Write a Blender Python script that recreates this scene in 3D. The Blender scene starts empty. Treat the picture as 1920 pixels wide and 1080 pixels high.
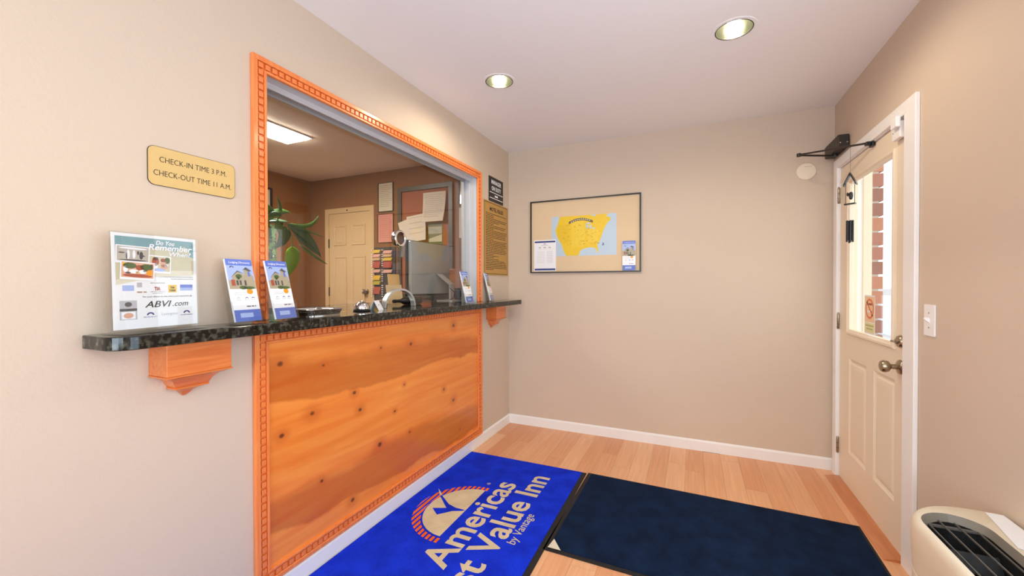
import bpy, bmesh, math, random
from mathutils import Matrix, Vector
random.seed(7)
S = bpy.context.scene
C = S.collection
PI = math.pi
# ------------------------------------------------------------------ camera
f_px, yaw, pit, roll = 763.74, 0.416, -0.0098, -0.0018
CAM = Vector((1.5534, 0.0, 1.2841))
F = Vector((-math.sin(yaw)*math.cos(pit), math.cos(yaw)*math.cos(pit), math.sin(pit)))
R = Vector((math.cos(yaw), math.sin(yaw), 0)); U = R.cross(F)
R2 = R*math.cos(roll) + U*math.sin(roll); U2 = -R*math.sin(roll) + U*math.cos(roll)
cd = bpy.data.cameras.new('camera'); cam = bpy.data.objects.new('camera', cd); C.objects.link(cam)
cd.sensor_width = 36; cd.sensor_fit = 'HORIZONTAL'; cd.lens = 36*f_px/1920; cd.clip_start = .02
cam.matrix_world = Matrix(((R2.x, U2.x, -F.x, CAM.x), (R2.y, U2.y, -F.y, CAM.y), (R2.z, U2.z, -F.z, CAM.z), (0, 0, 0, 1)))
S.camera = cam
# ------------------------------------------------------------------ world, lights, exposure
S.view_settings.view_transform = 'Standard'; S.view_settings.look = 'None'
S.view_settings.gamma = 1; S.view_settings.use_curve_mapping = False
S.view_settings.exposure = 0.0
w = bpy.data.worlds.new('sky'); S.world = w; w.use_nodes = True
nt = w.node_tree; bg = nt.nodes['Background']; bg.inputs[1].default_value = 2.6
bg.inputs[0].default_value = (.93, .97, 1, 1)
def area(name, loc, direction, sx, sy, power, col):
    l = bpy.data.lights.new(name, 'AREA'); l.shape = 'RECTANGLE'; l.size = sx; l.size_y = sy; l.energy = power; l.color = col
    o = bpy.data.objects.new(name, l); C.objects.link(o); o.location = loc
    o.rotation_euler = Vector(direction).to_track_quat('-Z', 'Y').to_euler(); return o
W, D, H = 2.4435, 3.4437, 2.4938
YF = -1.9                      # wall behind the camera
area('added_side_daylight', (W+.10, .60, 1.40), (-1, .55, .40), 1.7, 1.3, 25, (.58, .78, 1))  # unseen area lamp, added to brighten the left wall
area('added_front_daylight', (1.1, YF-.06, 1.40), (0, 1, .75), 1.9, 1.4, 62, (.68, .85, 1))  # unseen lamp added behind the camera, tilted up to brighten the ceiling
DOWN_W = 15.5
# ------------------------------------------------------------------ materials
def lin(c):
    c = c/255
    return c/12.92 if c <= .04045 else ((c+.055)/1.055)**2.4
def rgb(c): return (lin(c[0]), lin(c[1]), lin(c[2]), 1)
MATS = {}
def mat(name, col, rough=.5, metal=0, var=.06, scale=8, bump=0, bscale=60, spec=.5, emit=0, alpha=None, sheen=0, coat=0):
    if name in MATS: return MATS[name]
    m = bpy.data.materials.new(name); m.use_nodes = True; n = m.node_tree.nodes; l = m.node_tree.links
    b = n['Principled BSDF']; b.inputs['Roughness'].default_value = rough; b.inputs['Metallic'].default_value = metal
    b.inputs['Specular IOR Level'].default_value = spec; b.inputs['Sheen Weight'].default_value = sheen
    b.inputs['Coat Weight'].default_value = coat
    t = n.new('ShaderNodeTexCoord'); nz = n.new('ShaderNodeTexNoise'); nz.inputs['Scale'].default_value = scale; nz.inputs['Detail'].default_value = 4
    l.new(t.outputs['Object'], nz.inputs['Vector'])
    mx = n.new('ShaderNodeMix'); mx.data_type = 'RGBA'; c = rgb(col)
    mx.inputs[6].default_value = tuple(max(0, v*(1-var)) for v in c[:3])+(1,); mx.inputs[7].default_value = tuple(min(1, v*(1+var)) for v in c[:3])+(1,)
    l.new(nz.outputs['Fac'], mx.inputs[0]); l.new(mx.outputs[2], b.inputs['Base Color'])
    if emit: l.new(mx.outputs[2], b.inputs['Emission Color']); b.inputs['Emission Strength'].default_value = emit
    if bump:
        n2 = n.new('ShaderNodeTexNoise'); n2.inputs['Scale'].default_value = bscale; n2.inputs['Detail'].default_value = 3; l.new(t.outputs['Object'], n2.inputs['Vector'])
        bp = n.new('ShaderNodeBump'); bp.inputs['Strength'].default_value = bump; bp.inputs['Distance'].default_value = .003
        l.new(n2.outputs['Fac'], bp.inputs['Height']); l.new(bp.outputs['Normal'], b.inputs['Normal'])
    MATS[name] = m; return m
def glass(name, tint=(1, 1, 1), f0=1.45, rough=0.0):
    m = bpy.data.materials.new(name); m.use_nodes = True; n = m.node_tree.nodes; l = m.node_tree.links
    n.remove(n['Principled BSDF']); o = n['Material Output']
    tr = n.new('ShaderNodeBsdfTransparent'); tr.inputs[0].default_value = (*tint, 1)
    g = n.new('ShaderNodeBsdfGlossy'); g.inputs['Roughness'].default_value = rough
    fr = n.new('ShaderNodeFresnel'); ge = n.new('ShaderNodeNewGeometry'); mr = n.new('ShaderNodeMapRange'); mr.inputs[3].default_value = f0; mr.inputs[4].default_value = 1/f0
    l.new(ge.outputs['Backfacing'], mr.inputs[0]); l.new(mr.outputs[0], fr.inputs[0]); mx = n.new('ShaderNodeMixShader')
    l.new(fr.outputs[0], mx.inputs[0]); l.new(tr.outputs[0], mx.inputs[1]); l.new(g.outputs[0], mx.inputs[2]); l.new(mx.outputs[0], o.inputs[0])
    return m
M_glass = glass('window_glass', (.97, .97, .96)); M_acr = glass('clear_acrylic', (.985, .99, .99), 1.49)
M_wall = mat('cream_wall_paint', (214, 195, 175), .75, var=.012, scale=3, bump=.22, bscale=95, spec=.25)
M_ceil = mat('ceiling_paint', (246, 244, 244), .85, var=.01, scale=2, bump=.1, bscale=80, spec=.2)
M_trim = mat('white_trim_paint', (246, 244, 242), .4, var=.02, scale=6)
M_brown = mat('brown_office_paint', (148, 98, 56), .75, var=.03, scale=3, bump=.2, bscale=90, spec=.2)
M_oceil = mat('office_ceiling_paint', (250, 228, 204), .85, var=.02, scale=2)
M_alu = mat('white_aluminium', (208, 208, 212), .35, .25, var=.02)
M_door = mat('cream_door_paint', (240, 224, 200), .45, var=.012, scale=4, bump=.05, bscale=150)
M_odoor = mat('tan_office_door_paint', (222, 184, 132), .5, var=.02)
M_black = mat('black_plastic', (22, 22, 24), .35); M_rub = mat('black_rubber', (28, 27, 26), .8, bump=.3, bscale=200)
M_chrome = mat('chrome', (225, 225, 225), .12, 1, var=.02); M_nickel = mat('satin_nickel', (168, 154, 132), .28, 1, var=.05)
M_white = mat('white_paper', (244, 244, 246), .6, var=.01); M_ink = mat('black_ink', (24, 22, 26), .7)
M_gold = mat('brushed_brass_plate', (222, 188, 122), .42, .15, var=.05, scale=30)
M_darkmet = mat('dark_bronze_metal', (62, 56, 50), .45, .5, var=.15, scale=20)
M_grey = mat('grey_plastic', (128, 126, 120), .5)
def wood(name, c1, c2, c3, axis=1, gscale=1.0, rough=.32, panel=None, coat=.3):
    """orange stained wood; grain runs along the given axis of object space"""
    m = bpy.data.materials.new(name); m.use_nodes = True; n = m.node_tree.nodes; l = m.node_tree.links; b = n['Principled BSDF']
    b.inputs['Roughness'].default_value = rough; b.inputs['Coat Weight'].default_value = coat; b.inputs['Coat Roughness'].default_value = .15
    t = n.new('ShaderNodeTexCoord'); mp = n.new('ShaderNodeMapping'); sc = [22*gscale]*3; sc[axis] = 1.6*gscale; mp.inputs['Scale'].default_value = sc
    l.new(t.outputs['Object'], mp.inputs[0])
    nz = n.new('ShaderNodeTexNoise'); nz.inputs['Scale'].default_value = 1.6; nz.inputs['Detail'].default_value = 8; nz.inputs['Distortion'].default_value = .8
    l.new(mp.outputs[0], nz.inputs[0]); cr = n.new('ShaderNodeValToRGB'); e = cr.color_ramp.elements
    e[0].position = .3; e[0].color = rgb(c1); e[1].position = .72; e[1].color = rgb(c2); l.new(nz.outputs[0], cr.inputs[0]); colr = cr.outputs[0]
    def M(op, a, bb=None, cc=None):
        k = n.new('ShaderNodeMath'); k.operation = op
        for i, v in enumerate((a, bb, cc)):
            if v is None: continue
            if isinstance(v, (int, float)): k.inputs[i].default_value = v
            else: l.new(v, k.inputs[i])
        return k.outputs[0]
    if panel:
        sx = n.new('ShaderNodeSeparateXYZ'); l.new(t.outputs['Object'], sx.inputs[0]); Y, Z = sx.outputs[1], sx.outputs[2]
        big = n.new('ShaderNodeTexNoise'); big.inputs['Scale'].default_value = 5; big.inputs['Detail'].default_value = 3; l.new(t.outputs['Object'], big.inputs[0])
        wob = M('MULTIPLY', M('SUBTRACT', big.outputs[0], .5), .07)
        def curve(pts):
            k = n.new('ShaderNodeFloatCurve'); cv = k.mapping.curves[0]
            P = [((y-1.05)/1.85, z) for y, z in pts]
            cv.points[0].location = (P[0][0], P[0][1]); cv.points[1].location = (P[-1][0], P[-1][1])
            for a in P[1:-1]: cv.points.new(*a)
            k.mapping.update(); l.new(M('DIVIDE', M('SUBTRACT', Y, 1.05), 1.85), k.inputs['Value']); return k.outputs[0]
        def sstep(x, a, bb):
            k = n.new('ShaderNodeMapRange'); k.interpolation_type = 'SMOOTHSTEP'; l.new(x, k.inputs[0]); k.inputs[1].default_value = a; k.inputs[2].default_value = bb; return k.outputs[0]
        tot = None
        for up, lo in panel['bands']:
            zz = M('ADD', Z, wob)
            a = sstep(M('SUBTRACT', zz, curve(lo)), -.006, .012); c = sstep(M('SUBTRACT', curve(up), zz), -.02, .05)
            v = M('MULTIPLY', a, c); tot = v if tot is None else M('MAXIMUM', tot, v)
        mx = n.new('ShaderNodeMix'); mx.data_type = 'RGBA'; mx.blend_type = 'MULTIPLY'; l.new(M('MULTIPLY', tot, .85), mx.inputs[0]); l.new(colr, mx.inputs[6]); mx.inputs[7].default_value = (.66, .52, .34, 1); colr = mx.outputs[2]
        kt = None; kh = None
        for i, (y, z) in enumerate(panel['knots']):
            r = (.010, .016, .007, .012)[i % 4]
            dy = M('SUBTRACT', Y, y); dz = M('MULTIPLY', M('SUBTRACT', Z, z), 1.25)
            d = M('ADD', M('SQRT', M('ADD', M('MULTIPLY', dy, dy), M('MULTIPLY', dz, dz))), M('MULTIPLY', wob, .25))
            v = sstep(d, r*1.25, r*.35); h = sstep(d, r*5, r*.8)
            kt = v if kt is None else M('MAXIMUM', kt, v); kh = h if kh is None else M('MAXIMUM', kh, h)
        for fac, c in ((M('MULTIPLY', kh, .55), c3), (M('MULTIPLY', kt, .85), (84, 38, 14))):
            mx = n.new('ShaderNodeMix'); mx.data_type = 'RGBA'; l.new(fac, mx.inputs[0]); l.new(colr, mx.inputs[6]); mx.inputs[7].default_value = rgb(c); colr = mx.outputs[2]
    l.new(colr, b.inputs['Base Color']); return m
BANDS = [([(1.05, .985), (1.37, .965), (1.741, .95), (2.156, .94), (2.9, .875)], [(1.05, .80), (1.229, .785), (1.547, .748), (1.943, .744), (2.154, .766), (2.582, .754), (2.9, .73)]),
         ([(1.05, .43), (1.336, .405), (1.618, .398), (1.758, .412), (2.152, .407), (2.9, .335)], [(1.05, .277), (1.306, .235), (1.554, .22), (1.891, .185), (2.151, .19), (2.468, .15), (2.9, .16)])]
KNOTS = [(1.357, .912), (1.143, .957), (1.736, .938), (1.994, .924), (1.544, .741), (1.296, .709), (1.847, .56), (1.582, .644), (2.349, .566), (2.47, .461), (1.932, .693), (1.148, .659), (1.98, .397), (1.724, .415), (1.345, .384), (1.529, .208), (2.556, .227), (2.474, .991), (2.567, .756)]
M_panel = wood('knotty_alder_panel', (240, 128, 44), (252, 158, 70), (206, 96, 30), 1, .55, panel=dict(bands=BANDS, knots=KNOTS))
M_oak = wood('orange_stained_trim', (240, 126, 58), (250, 152, 82), (200, 96, 40), 2, 1.5)
M_oakh = wood('orange_stained_bracket', (214, 110, 48), (234, 138, 72), (200, 96, 40), 1, 1.5)
M_cab = wood('brown_cabinet_wood', (140, 84, 44), (168, 104, 58), (120, 70, 40), 1, 1.0, .5)
def floor_mat():
    m = bpy.data.materials.new('beech_laminate'); m.use_nodes = True; n = m.node_tree.nodes; l = m.node_tree.links; b = n['Principled BSDF']; b.inputs['Roughness'].default_value = .36
    g = n.new('ShaderNodeNewGeometry'); oi = n.new('ShaderNodeObjectInfo'); ad = n.new('ShaderNodeVectorMath'); ad.operation = 'ADD'
    cb = n.new('ShaderNodeCombineXYZ'); k = n.new('ShaderNodeMath'); k.operation = 'MULTIPLY'; k.inputs[1].default_value = 40; l.new(oi.outputs['Random'], k.inputs[0]); l.new(k.outputs[0], cb.inputs[1])
    l.new(g.outputs['Position'], ad.inputs[0]); l.new(cb.outputs[0], ad.inputs[1])
    mp = n.new('ShaderNodeMapping'); mp.inputs['Scale'].default_value = (60, 2.2, 1); l.new(ad.outputs[0], mp.inputs[0])
    nz = n.new('ShaderNodeTexNoise'); nz.inputs['Scale'].default_value = 1.2; nz.inputs['Detail'].default_value = 6; l.new(mp.outputs[0], nz.inputs[0])
    a = n.new('ShaderNodeValToRGB'); a.color_ramp.elements[0].color = rgb((232, 164, 116)); a.color_ramp.elements[1].color = rgb((252, 198, 152)); l.new(oi.outputs['Random'], a.inputs[0])
    mx = n.new('ShaderNodeMix'); mx.data_type = 'RGBA'; mx.blend_type = 'MULTIPLY'; mx.inputs[0].default_value = .5
    c = n.new('ShaderNodeValToRGB'); c.color_ramp.elements[0].position = .3; c.color_ramp.elements[0].color = (.72, .66, .6, 1); c.color_ramp.elements[1].position = .7; c.color_ramp.elements[1].color = (1, 1, 1, 1)
    l.new(nz.outputs[0], c.inputs[0]); l.new(a.outputs[0], mx.inputs[6]); l.new(c.outputs[0], mx.inputs[7]); l.new(mx.outputs[2], b.inputs['Base Color']); return m
M_floor = floor_mat()
def granite_mat():
    m = bpy.data.materials.new('black_speckled_granite'); m.use_nodes = True; n = m.node_tree.nodes; l = m.node_tree.links; b = n['Principled BSDF']; b.inputs['Roughness'].default_value = .07
    t = n.new('ShaderNodeTexCoord'); v = n.new('ShaderNodeTexVoronoi'); v.inputs['Scale'].default_value = 75; l.new(t.outputs['Object'], v.inputs[0])
    nz = n.new('ShaderNodeTexNoise'); nz.inputs['Scale'].default_value = 55; nz.inputs['Detail'].default_value = 5; l.new(t.outputs['Object'], nz.inputs[0])
    cr = n.new('ShaderNodeValToRGB'); e = cr.color_ramp.elements; e[0].position = .48; e[0].color = rgb((16, 17, 17)); e[1].position = .78; e[1].color = rgb((118, 120, 104)); l.new(nz.outputs[0], cr.inputs[0])
    mx = n.new('ShaderNodeMix'); mx.data_type = 'RGBA'; mx.blend_type = 'MULTIPLY'; mx.inputs[0].default_value = .6; vr = n.new('ShaderNodeValToRGB'); vr.color_ramp.elements[0].color = (1, 1, 1, 1); vr.color_ramp.elements[1].position = .6; vr.color_ramp.elements[1].color = (.3, .32, .28, 1); l.new(v.outputs['Distance'], vr.inputs[0]); l.new(cr.outputs[0], mx.inputs[6]); l.new(vr.outputs[0], mx.inputs[7]); l.new(mx.outputs[2], b.inputs['Base Color']); return m
M_gran = granite_mat()
def pile(name, col, dark): 
    m = mat(name, col, .95, var=.0, spec=.1, sheen=0); n = m.node_tree.nodes; l = m.node_tree.links; b = n['Principled BSDF']
    t = n.new('ShaderNodeTexCoord'); a = n.new('ShaderNodeTexNoise'); a.inputs['Scale'].default_value = 260; a.inputs['Detail'].default_value = 2; l.new(t.outputs['Object'], a.inputs[0])
    c = n.new('ShaderNodeTexNoise'); c.inputs['Scale'].default_value = 9; c.inputs['Detail'].default_value = 5; l.new(t.outputs['Object'], c.inputs[0])
    ad = n.new('ShaderNodeMath'); ad.operation = 'ADD'; l.new(a.outputs[0], ad.inputs[0]); l.new(c.outputs[0], ad.inputs[1])
    r = n.new('ShaderNodeValToRGB'); e = r.color_ramp.elements; e[0].position = .38; e[0].color = rgb(dark); e[1].position = .62; e[1].color = rgb(col)
    k = n.new('ShaderNodeMath'); k.operation = 'MULTIPLY'; k.inputs[1].default_value = .5; l.new(ad.outputs[0], k.inputs[0]); l.new(k.outputs[0], r.inputs[0]); l.new(r.outputs[0], b.inputs['Base Color'])
    bp = n.new('ShaderNodeBump'); bp.inputs['Strength'].default_value = .6; bp.inputs['Distance'].default_value = .004; l.new(a.outputs[0], bp.inputs['Height']); l.new(bp.outputs[0], b.inputs['Normal']); return m
M_blue = pile('royal_blue_pile', (26, 62, 236), (18, 42, 190)); M_navy = pile('navy_pile', (22, 44, 76), (12, 26, 48))
M_cream = pile('cream_pile', (232, 216, 180), (206, 190, 152)); M_orange = pile('orange_pile', (255, 124, 24), (240, 100, 16))
# ------------------------------------------------------------------ mesh helpers
class MB:
    def __init__(s): s.v = []; s.f = []; s.m = []
    def add(s, v, f, mi=0):
        o = len(s.v); s.v += [tuple(p) for p in v]; s.f += [[i+o for i in q] for q in f]; s.m += [mi]*len(f); return s
    def box(s, x0, x1, y0, y1, z0, z1, mi=0):
        x0, x1 = min(x0, x1), max(x0, x1); y0, y1 = min(y0, y1), max(y0, y1); z0, z1 = min(z0, z1), max(z0, z1)
        return s.add([(x0, y0, z0), (x1, y0, z0), (x1, y1, z0), (x0, y1, z0), (x0, y0, z1), (x1, y0, z1), (x1, y1, z1), (x0, y1, z1)],
                     [(3, 2, 1, 0), (4, 5, 6, 7), (0, 1, 5, 4), (1, 2, 6, 5), (2, 3, 7, 6), (3, 0, 4, 7)], mi)
    def prism(s, poly, h0, h1, ax=2, mi=0):
        """poly: 2D points; extruded along ax. ax=0: (y,z) ; ax=1: (x,z) ; ax=2: (x,y)"""
        def P(p, h): return {0: (h, p[0], p[1]), 1: (p[0], h, p[1]), 2: (p[0], p[1], h)}[ax]
        n = len(poly); v = [P(p, h0) for p in poly]+[P(p, h1) for p in poly]
        return s.add(v, [list(range(n))[::-1], list(range(n, 2*n))]+[(i, (i+1) % n, n+(i+1) % n, n+i) for i in range(n)], mi)
    def poly(s, pts, mi=0): return s.add([p if len(p) == 3 else (p[0], p[1], 0) for p in pts], [list(range(len(pts)))], mi)
    def rect(s, x0, y0, x1, y1, z=0, mi=0): return s.add([(x0, y0, z), (x1, y0, z), (x1, y1, z), (x0, y1, z)], [(0, 1, 2, 3)], mi)
    def loft(s, rings, caps=True, mi=0, closed=True):
        n = len(rings[0]); o = []
        for r in rings: o += list(r)
        fs = []
        for k in range(len(rings)-1):
            for i in range(n if closed else n-1): fs.append((k*n+i, k*n+(i+1) % n, (k+1)*n+(i+1) % n, (k+1)*n+i))
        if caps: fs += [list(range(n))[::-1], list(range((len(rings)-1)*n, len(rings)*n))]
        return s.add(o, fs, mi)
    def lathe(s, prof, n=24, ax=2, c=(0, 0, 0), mi=0, caps=True):
        rings = []
        for r, h in prof:
            ring = []
            for i in range(n):
                a = 2*PI*i/n; u, v = r*math.cos(a), r*math.sin(a)
                p = {0: (h, u, v), 1: (v, h, u), 2: (u, v, h)}[ax]; ring.append((p[0]+c[0], p[1]+c[1], p[2]+c[2]))
            rings.append(ring)
        return s.loft(rings, caps, mi)
    def tube(s, pts, r, n=8, mi=0):
        pts = [Vector(p) for p in pts]; rings = []
        for i, p in enumerate(pts):
            d = (pts[min(i+1, len(pts)-1)]-pts[max(i-1, 0)]).normalized(); a = d.orthogonal().normalized() if i == 0 else (pa-d*pa.dot(d)).normalized(); pa = a; b = d.cross(a)
            rr = r[i] if isinstance(r, (list, tuple)) else r
            rings.append([tuple(p+a*rr*math.cos(2*PI*k/n)+b*rr*math.sin(2*PI*k/n)) for k in range(n)])
        return s.loft(rings, True, mi)
    def mesh(s, name):
        me = bpy.data.meshes.new(name); me.from_pydata(s.v, [], s.f); me.polygons.foreach_set('material_index', s.m); me.validate(); me.update(); return me
    def build(s, name, mats, parent=None, smooth=False, bevel=0, fix=True):
        me = s.mesh(name); bm = bmesh.new(); bm.from_mesh(me)
        if fix: bmesh.ops.recalc_face_normals(bm, faces=bm.faces)
        if bevel: bmesh.ops.bevel(bm, geom=bm.edges, offset=bevel, segments=2, affect='EDGES', profile=.5, clamp_overlap=True)
        bm.to_mesh(me); bm.free()
        for m in (mats if isinstance(mats, (list, tuple)) else [mats]): me.materials.append(m)
        if smooth:
            me.polygons.foreach_set('use_smooth', [True]*len(me.polygons))
            try: me.set_sharp_from_angle(angle=math.radians(40))
            except Exception: pass
        return obj(name, me, parent)
def obj(name, me, parent=None):
    o = bpy.data.objects.new(name, me); C.objects.link(o)
    if parent: o.parent = parent
    return o
def tag(o, label, cat, group=None, kind=None):
    if label: o['label'] = label
    if cat: o['category'] = cat
    if group: o['group'] = group
    if kind: o['kind'] = kind
    return o
def struct(o): o['kind'] = 'structure'; return o
def thing(name, label, cat, M=None, group=None):
    o = bpy.data.objects.new(name, None); C.objects.link(o); o.empty_display_size = .05
    if M is not None: o.matrix_world = M if isinstance(M, Matrix) else Matrix.Translation(M)
    return tag(o, label, cat, group)
def frame(o, ux, uy):
    ux = Vector(ux).normalized(); uy = Vector(uy).normalized(); n = ux.cross(uy); o = Vector(o)
    return Matrix(((ux.x, uy.x, n.x, o.x), (ux.y, uy.y, n.y, o.y), (ux.z, uy.z, n.z, o.z), (0, 0, 0, 1)))
def onleft(y, z, x=0): return frame((x, y, z), (0, 1, 0), (0, 0, 1))
def onback(x, z, y=D): return frame((x, y, z), (1, 0, 0), (0, 0, 1))
def onright(y, z, x=W): return frame((x, y, z), (0, -1, 0), (0, 0, 1))
def flat(x, y, z=0): return frame((x, y, z), (0, 1, 0), (-1, 0, 0))
def text(name, body, m, parent, size, x, y, z=.0006, width=None, height=None, bold=0, shear=0, align='LEFT', depth=.0003, rot=0, spacing=1):
    cu = bpy.data.curves.new(name, 'FONT'); cu.body = body; cu.size = size; cu.offset = bold; cu.shear = shear; cu.extrude = depth; cu.resolution_u = 3
    cu.space_character = spacing
    o = bpy.data.objects.new(name, cu); C.objects.link(o); dg = bpy.context.evaluated_depsgraph_get(); dg.update()
    me = bpy.data.meshes.new_from_object(o.evaluated_get(dg)); bpy.data.objects.remove(o); bpy.data.curves.remove(cu)
    xs = [v.co.x for v in me.vertices]; ys = [v.co.y for v in me.vertices]; x0, x1 = min(xs), max(xs); y0 = min(ys)
    sx = width/(x1-x0) if width else 1; sy = height/(max(ys)-y0) if height else 1
    if width and not height: sy = 1
    ox = {'LEFT': x0, 'CENTER': (x0+x1)/2, 'RIGHT': x1}[align]
    for v in me.vertices: v.co.x = (v.co.x-ox)*sx; v.co.y = v.co.y*sy
    me.materials.clear(); me.materials.append(m); t = obj(name, me, parent); t.matrix_local = Matrix.Translation((x, y, z)) @ Matrix.Rotation(rot, 4, 'Z'); return t
def ell(cx, cy, rx, ry, n=24, a0=0, a1=2*PI):
    full = abs(a1-a0-2*PI) < 1e-6
    return [(cx+rx*math.cos(a0+(a1-a0)*i/(n if full else n-1)), cy+ry*math.sin(a0+(a1-a0)*i/(n if full else n-1))) for i in range(n)]
def rrect(x0, y0, x1, y1, r, n=6):
    p = []
    rs = r if isinstance(r, (list, tuple)) else [r]*4
    for (cx, cy, a), q in zip(((x1, y0, -PI/2), (x1, y1, 0), (x0, y1, PI/2), (x0, y0, PI)), rs):
        sx = -1 if cx == x1 else 1; sy = 1 if cy == y0 else -1
        p += [(cx+sx*q+q*math.cos(a+PI/2*i/n), cy+sy*q+q*math.sin(a+PI/2*i/n)) for i in range(n+1)]
    return p
def copytree(o, parent=None, M=None):
    c = o.copy(); C.objects.link(c); c.parent = parent
    if parent: c.matrix_parent_inverse = o.matrix_parent_inverse
    if M is not None: c.matrix_world = M
    for ch in list(o.children): copytree(ch, c)
    return c
# ================================================================== STRUCTURE
DY0, DY1, DZ = 2.412, 3.326, 2.035            # front door slab
OY0, OY1, OZ0, OZ1 = 1.088, 2.828, 1.144, 2.118  # reception window opening
T = .14
# floor with planks
b = MB(); b.box(-2.7, 2.75, YF-.1, 3.7, -.06, -.012)
floor = struct(b.build('floor', mat('subfloor_brown', (96, 66, 46), .8)))
pw = .1165; pm = MB().box(0, 1, 0, 1, -.012, 0).mesh('plank'); pm.materials.append(M_floor)
nrow = int(W/pw)+1
for i in range(nrow):
    y = YF-random.random()*.8
    while y < D:
        L = random.choice((1.1, 1.3, 1.5, 1.8)); y0, y1 = max(y, YF), min(y+L, D)
        if y1-y0 > .02:
            o = obj('plank', pm, floor); x0 = i*pw; x1 = min((i+1)*pw, W)
            o.location = (x0+.0004, y0+.0004, 0); o.scale = (x1-x0-.0008, y1-y0-.0008, 1)
        y += L
b = MB(); b.box(-2.56, -T, YF, D, -.012, 0); struct(b.build('floor_office', mat('office_carpet', (120, 98, 80), .95, bump=.4)))
# lobby walls
b = MB(); b.box(-T, 0, YF, OY0-.012, 0, H); b.box(-T, 0, OY1+.012, D, 0, H); b.box(-T, 0, OY0-.012, OY1+.012, 0, 1.10); b.box(-T, 0, OY0-.012, OY1+.012, OZ1+.012, H)
wl = b.build('wall_left', [M_wall, M_brown]); struct(wl)
for p in wl.data.polygons:
    if p.normal.x < -.5 and p.center.x < -T+.01: p.material_index = 1
b = MB(); b.box(-T/2, W+.12, D, D+.12, 0, H); struct(b.build('wall_back', M_wall))
WY0, WY1, WZ0, WZ1 = -.3, 1.5, .78, 2.13       # unseen side window, added for its light
b = MB(); x0, x1 = W, W+.12
b.box(x0, x1, YF, WY0, 0, H); b.box(x0, x1, WY0, WY1, 0, WZ0); b.box(x0, x1, WY0, WY1, WZ1, H); b.box(x0, x1, WY1, DY0-.03, 0, H)
b.box(x0, x1, DY0-.03, DY1+.03, DZ+.03, H); b.box(x0, x1, DY1+.03, D, 0, H)
struct(b.build('wall_right', M_wall))
FX0, FX1, FZ0, FZ1 = .15, 2.05, .7, 2.2  # opening for the unseen window added behind the camera
b = MB(); y0, y1 = YF-.12, YF
b.box(-T, FX0, y0, y1, 0, H); b.box(FX1, W+.12, y0, y1, 0, H); b.box(FX0, FX1, y0, y1, 0, FZ0); b.box(FX0, FX1, y0, y1, FZ1, H); struct(b.build('wall_front', M_wall))
# ceiling with four round holes
LIGHTS = [(.497, 2.208), (1.734, 2.214), (.497, -1.3), (1.734, -1.3)]; LR = .083
def ceiling():
    bm = bmesh.new(); loops = [[(-T/2, YF), (W+.1, YF), (W+.1, D+.05), (-T/2, D+.05)]]+[ell(x, y, LR, LR, 40) for x, y in LIGHTS]; ed = []
    for lp in loops:
        vs = [bm.verts.new((x, y, H)) for x, y in lp]
        for i in range(len(vs)): ed.append(bm.edges.new((vs[i], vs[(i+1) % len(vs)])))
    bmesh.ops.triangle_fill(bm, use_beauty=True, edges=ed)
    bmesh.ops.recalc_face_normals(bm, faces=bm.faces)
    for fc in bm.faces:
        if fc.normal.z > 0: fc.normal_flip()
    me = bpy.data.meshes.new('ceiling'); bm.to_mesh(me); bm.free(); me.materials.append(M_ceil); return struct(obj('ceiling', me))
ceiling()
b = MB(); b.box(-T/2, W+.1, YF, D+.05, H+.2, H+.25); struct(b.build('ceiling_deck', M_ceil))
# office shell
OX = -2.56
b = MB(); b.box(OX-.1, -T, D, D+.12, 0, H); struct(b.build('wall_office_back', M_brown))
wy0, wy1, wz0, wz1 = 2.42, 3.10, 1.1, 1.965
b = MB(); b.box(OX-.1, OX, YF, wy0, 0, H); b.box(OX-.1, OX, wy1, D, 0, H); b.box(OX-.1, OX, wy0, wy1, 0, wz0); b.box(OX-.1, OX, wy0, wy1, wz1, H); struct(b.build('wall_office_left', M_brown))
b = MB(); b.box(OX-.1, -T, YF-.1, YF, 0, H); struct(b.build('wall_office_front', M_brown))
b = MB(); b.box(OX-.1, -T, YF, D, H, H+.05); struct(b.build('ceiling_office', M_oceil))
# baseboards
def baseboard(name, box, ax):
    b = MB(); x0, x1, y0, y1 = box; b.box(x0, x1, y0, y1, 0, .07); 
    if ax == 'L': b.prism([(x0, .07), (x1, .07), (x0+.004, .082), (x0, .082)], y0, y1, 1)
    elif ax == 'B': b.prism([(y1, .07), (y0, .07), (y1-.004, .082), (y1, .082)], x0, x1, 0)
    return struct(b.build(name, M_trim))
baseboard('baseboard_left', (0, .012, YF, D), 'L'); baseboard('baseboard_back', (.012, W, D-.012, D), 'B')
b = MB(); b.box(W-.012, W, YF, DY0-.12, 0, .08); struct(b.build('baseboard_right', M_trim))
# unseen windows added to light the room (beside and behind the camera)
def window(name, M, w_, h_):
    r = bpy.data.objects.new(name, None); C.objects.link(r); r.matrix_world = M; struct(r)
    b = MB(); t = .05; b.box(-w_/2-t, -w_/2, -t, h_+t, -.02, .015); b.box(w_/2, w_/2+t, -t, h_+t, -.02, .015); b.box(-w_/2, w_/2, -t, 0, -.02, .015); b.box(-w_/2, w_/2, h_, h_+t, -.02, .015); b.build('window_frame', M_trim, r)
    b = MB(); b.box(-.015, .015, 0, h_, -.05, -.02); b.build('mullion', M_trim, r)
    b = MB(); b.box(-w_/2, w_/2, 0, h_, -.042, -.038); b.build('pane', M_glass, r)
window('added_window_2', onright((WY0+WY1)/2, WZ0), WY1-WY0, WZ1-WZ0)
window('added_window_3', frame(((FX0+FX1)/2, YF, FZ0), (-1, 0, 0), (0, 0, 1)), FX1-FX0, FZ1-FZ0)
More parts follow.
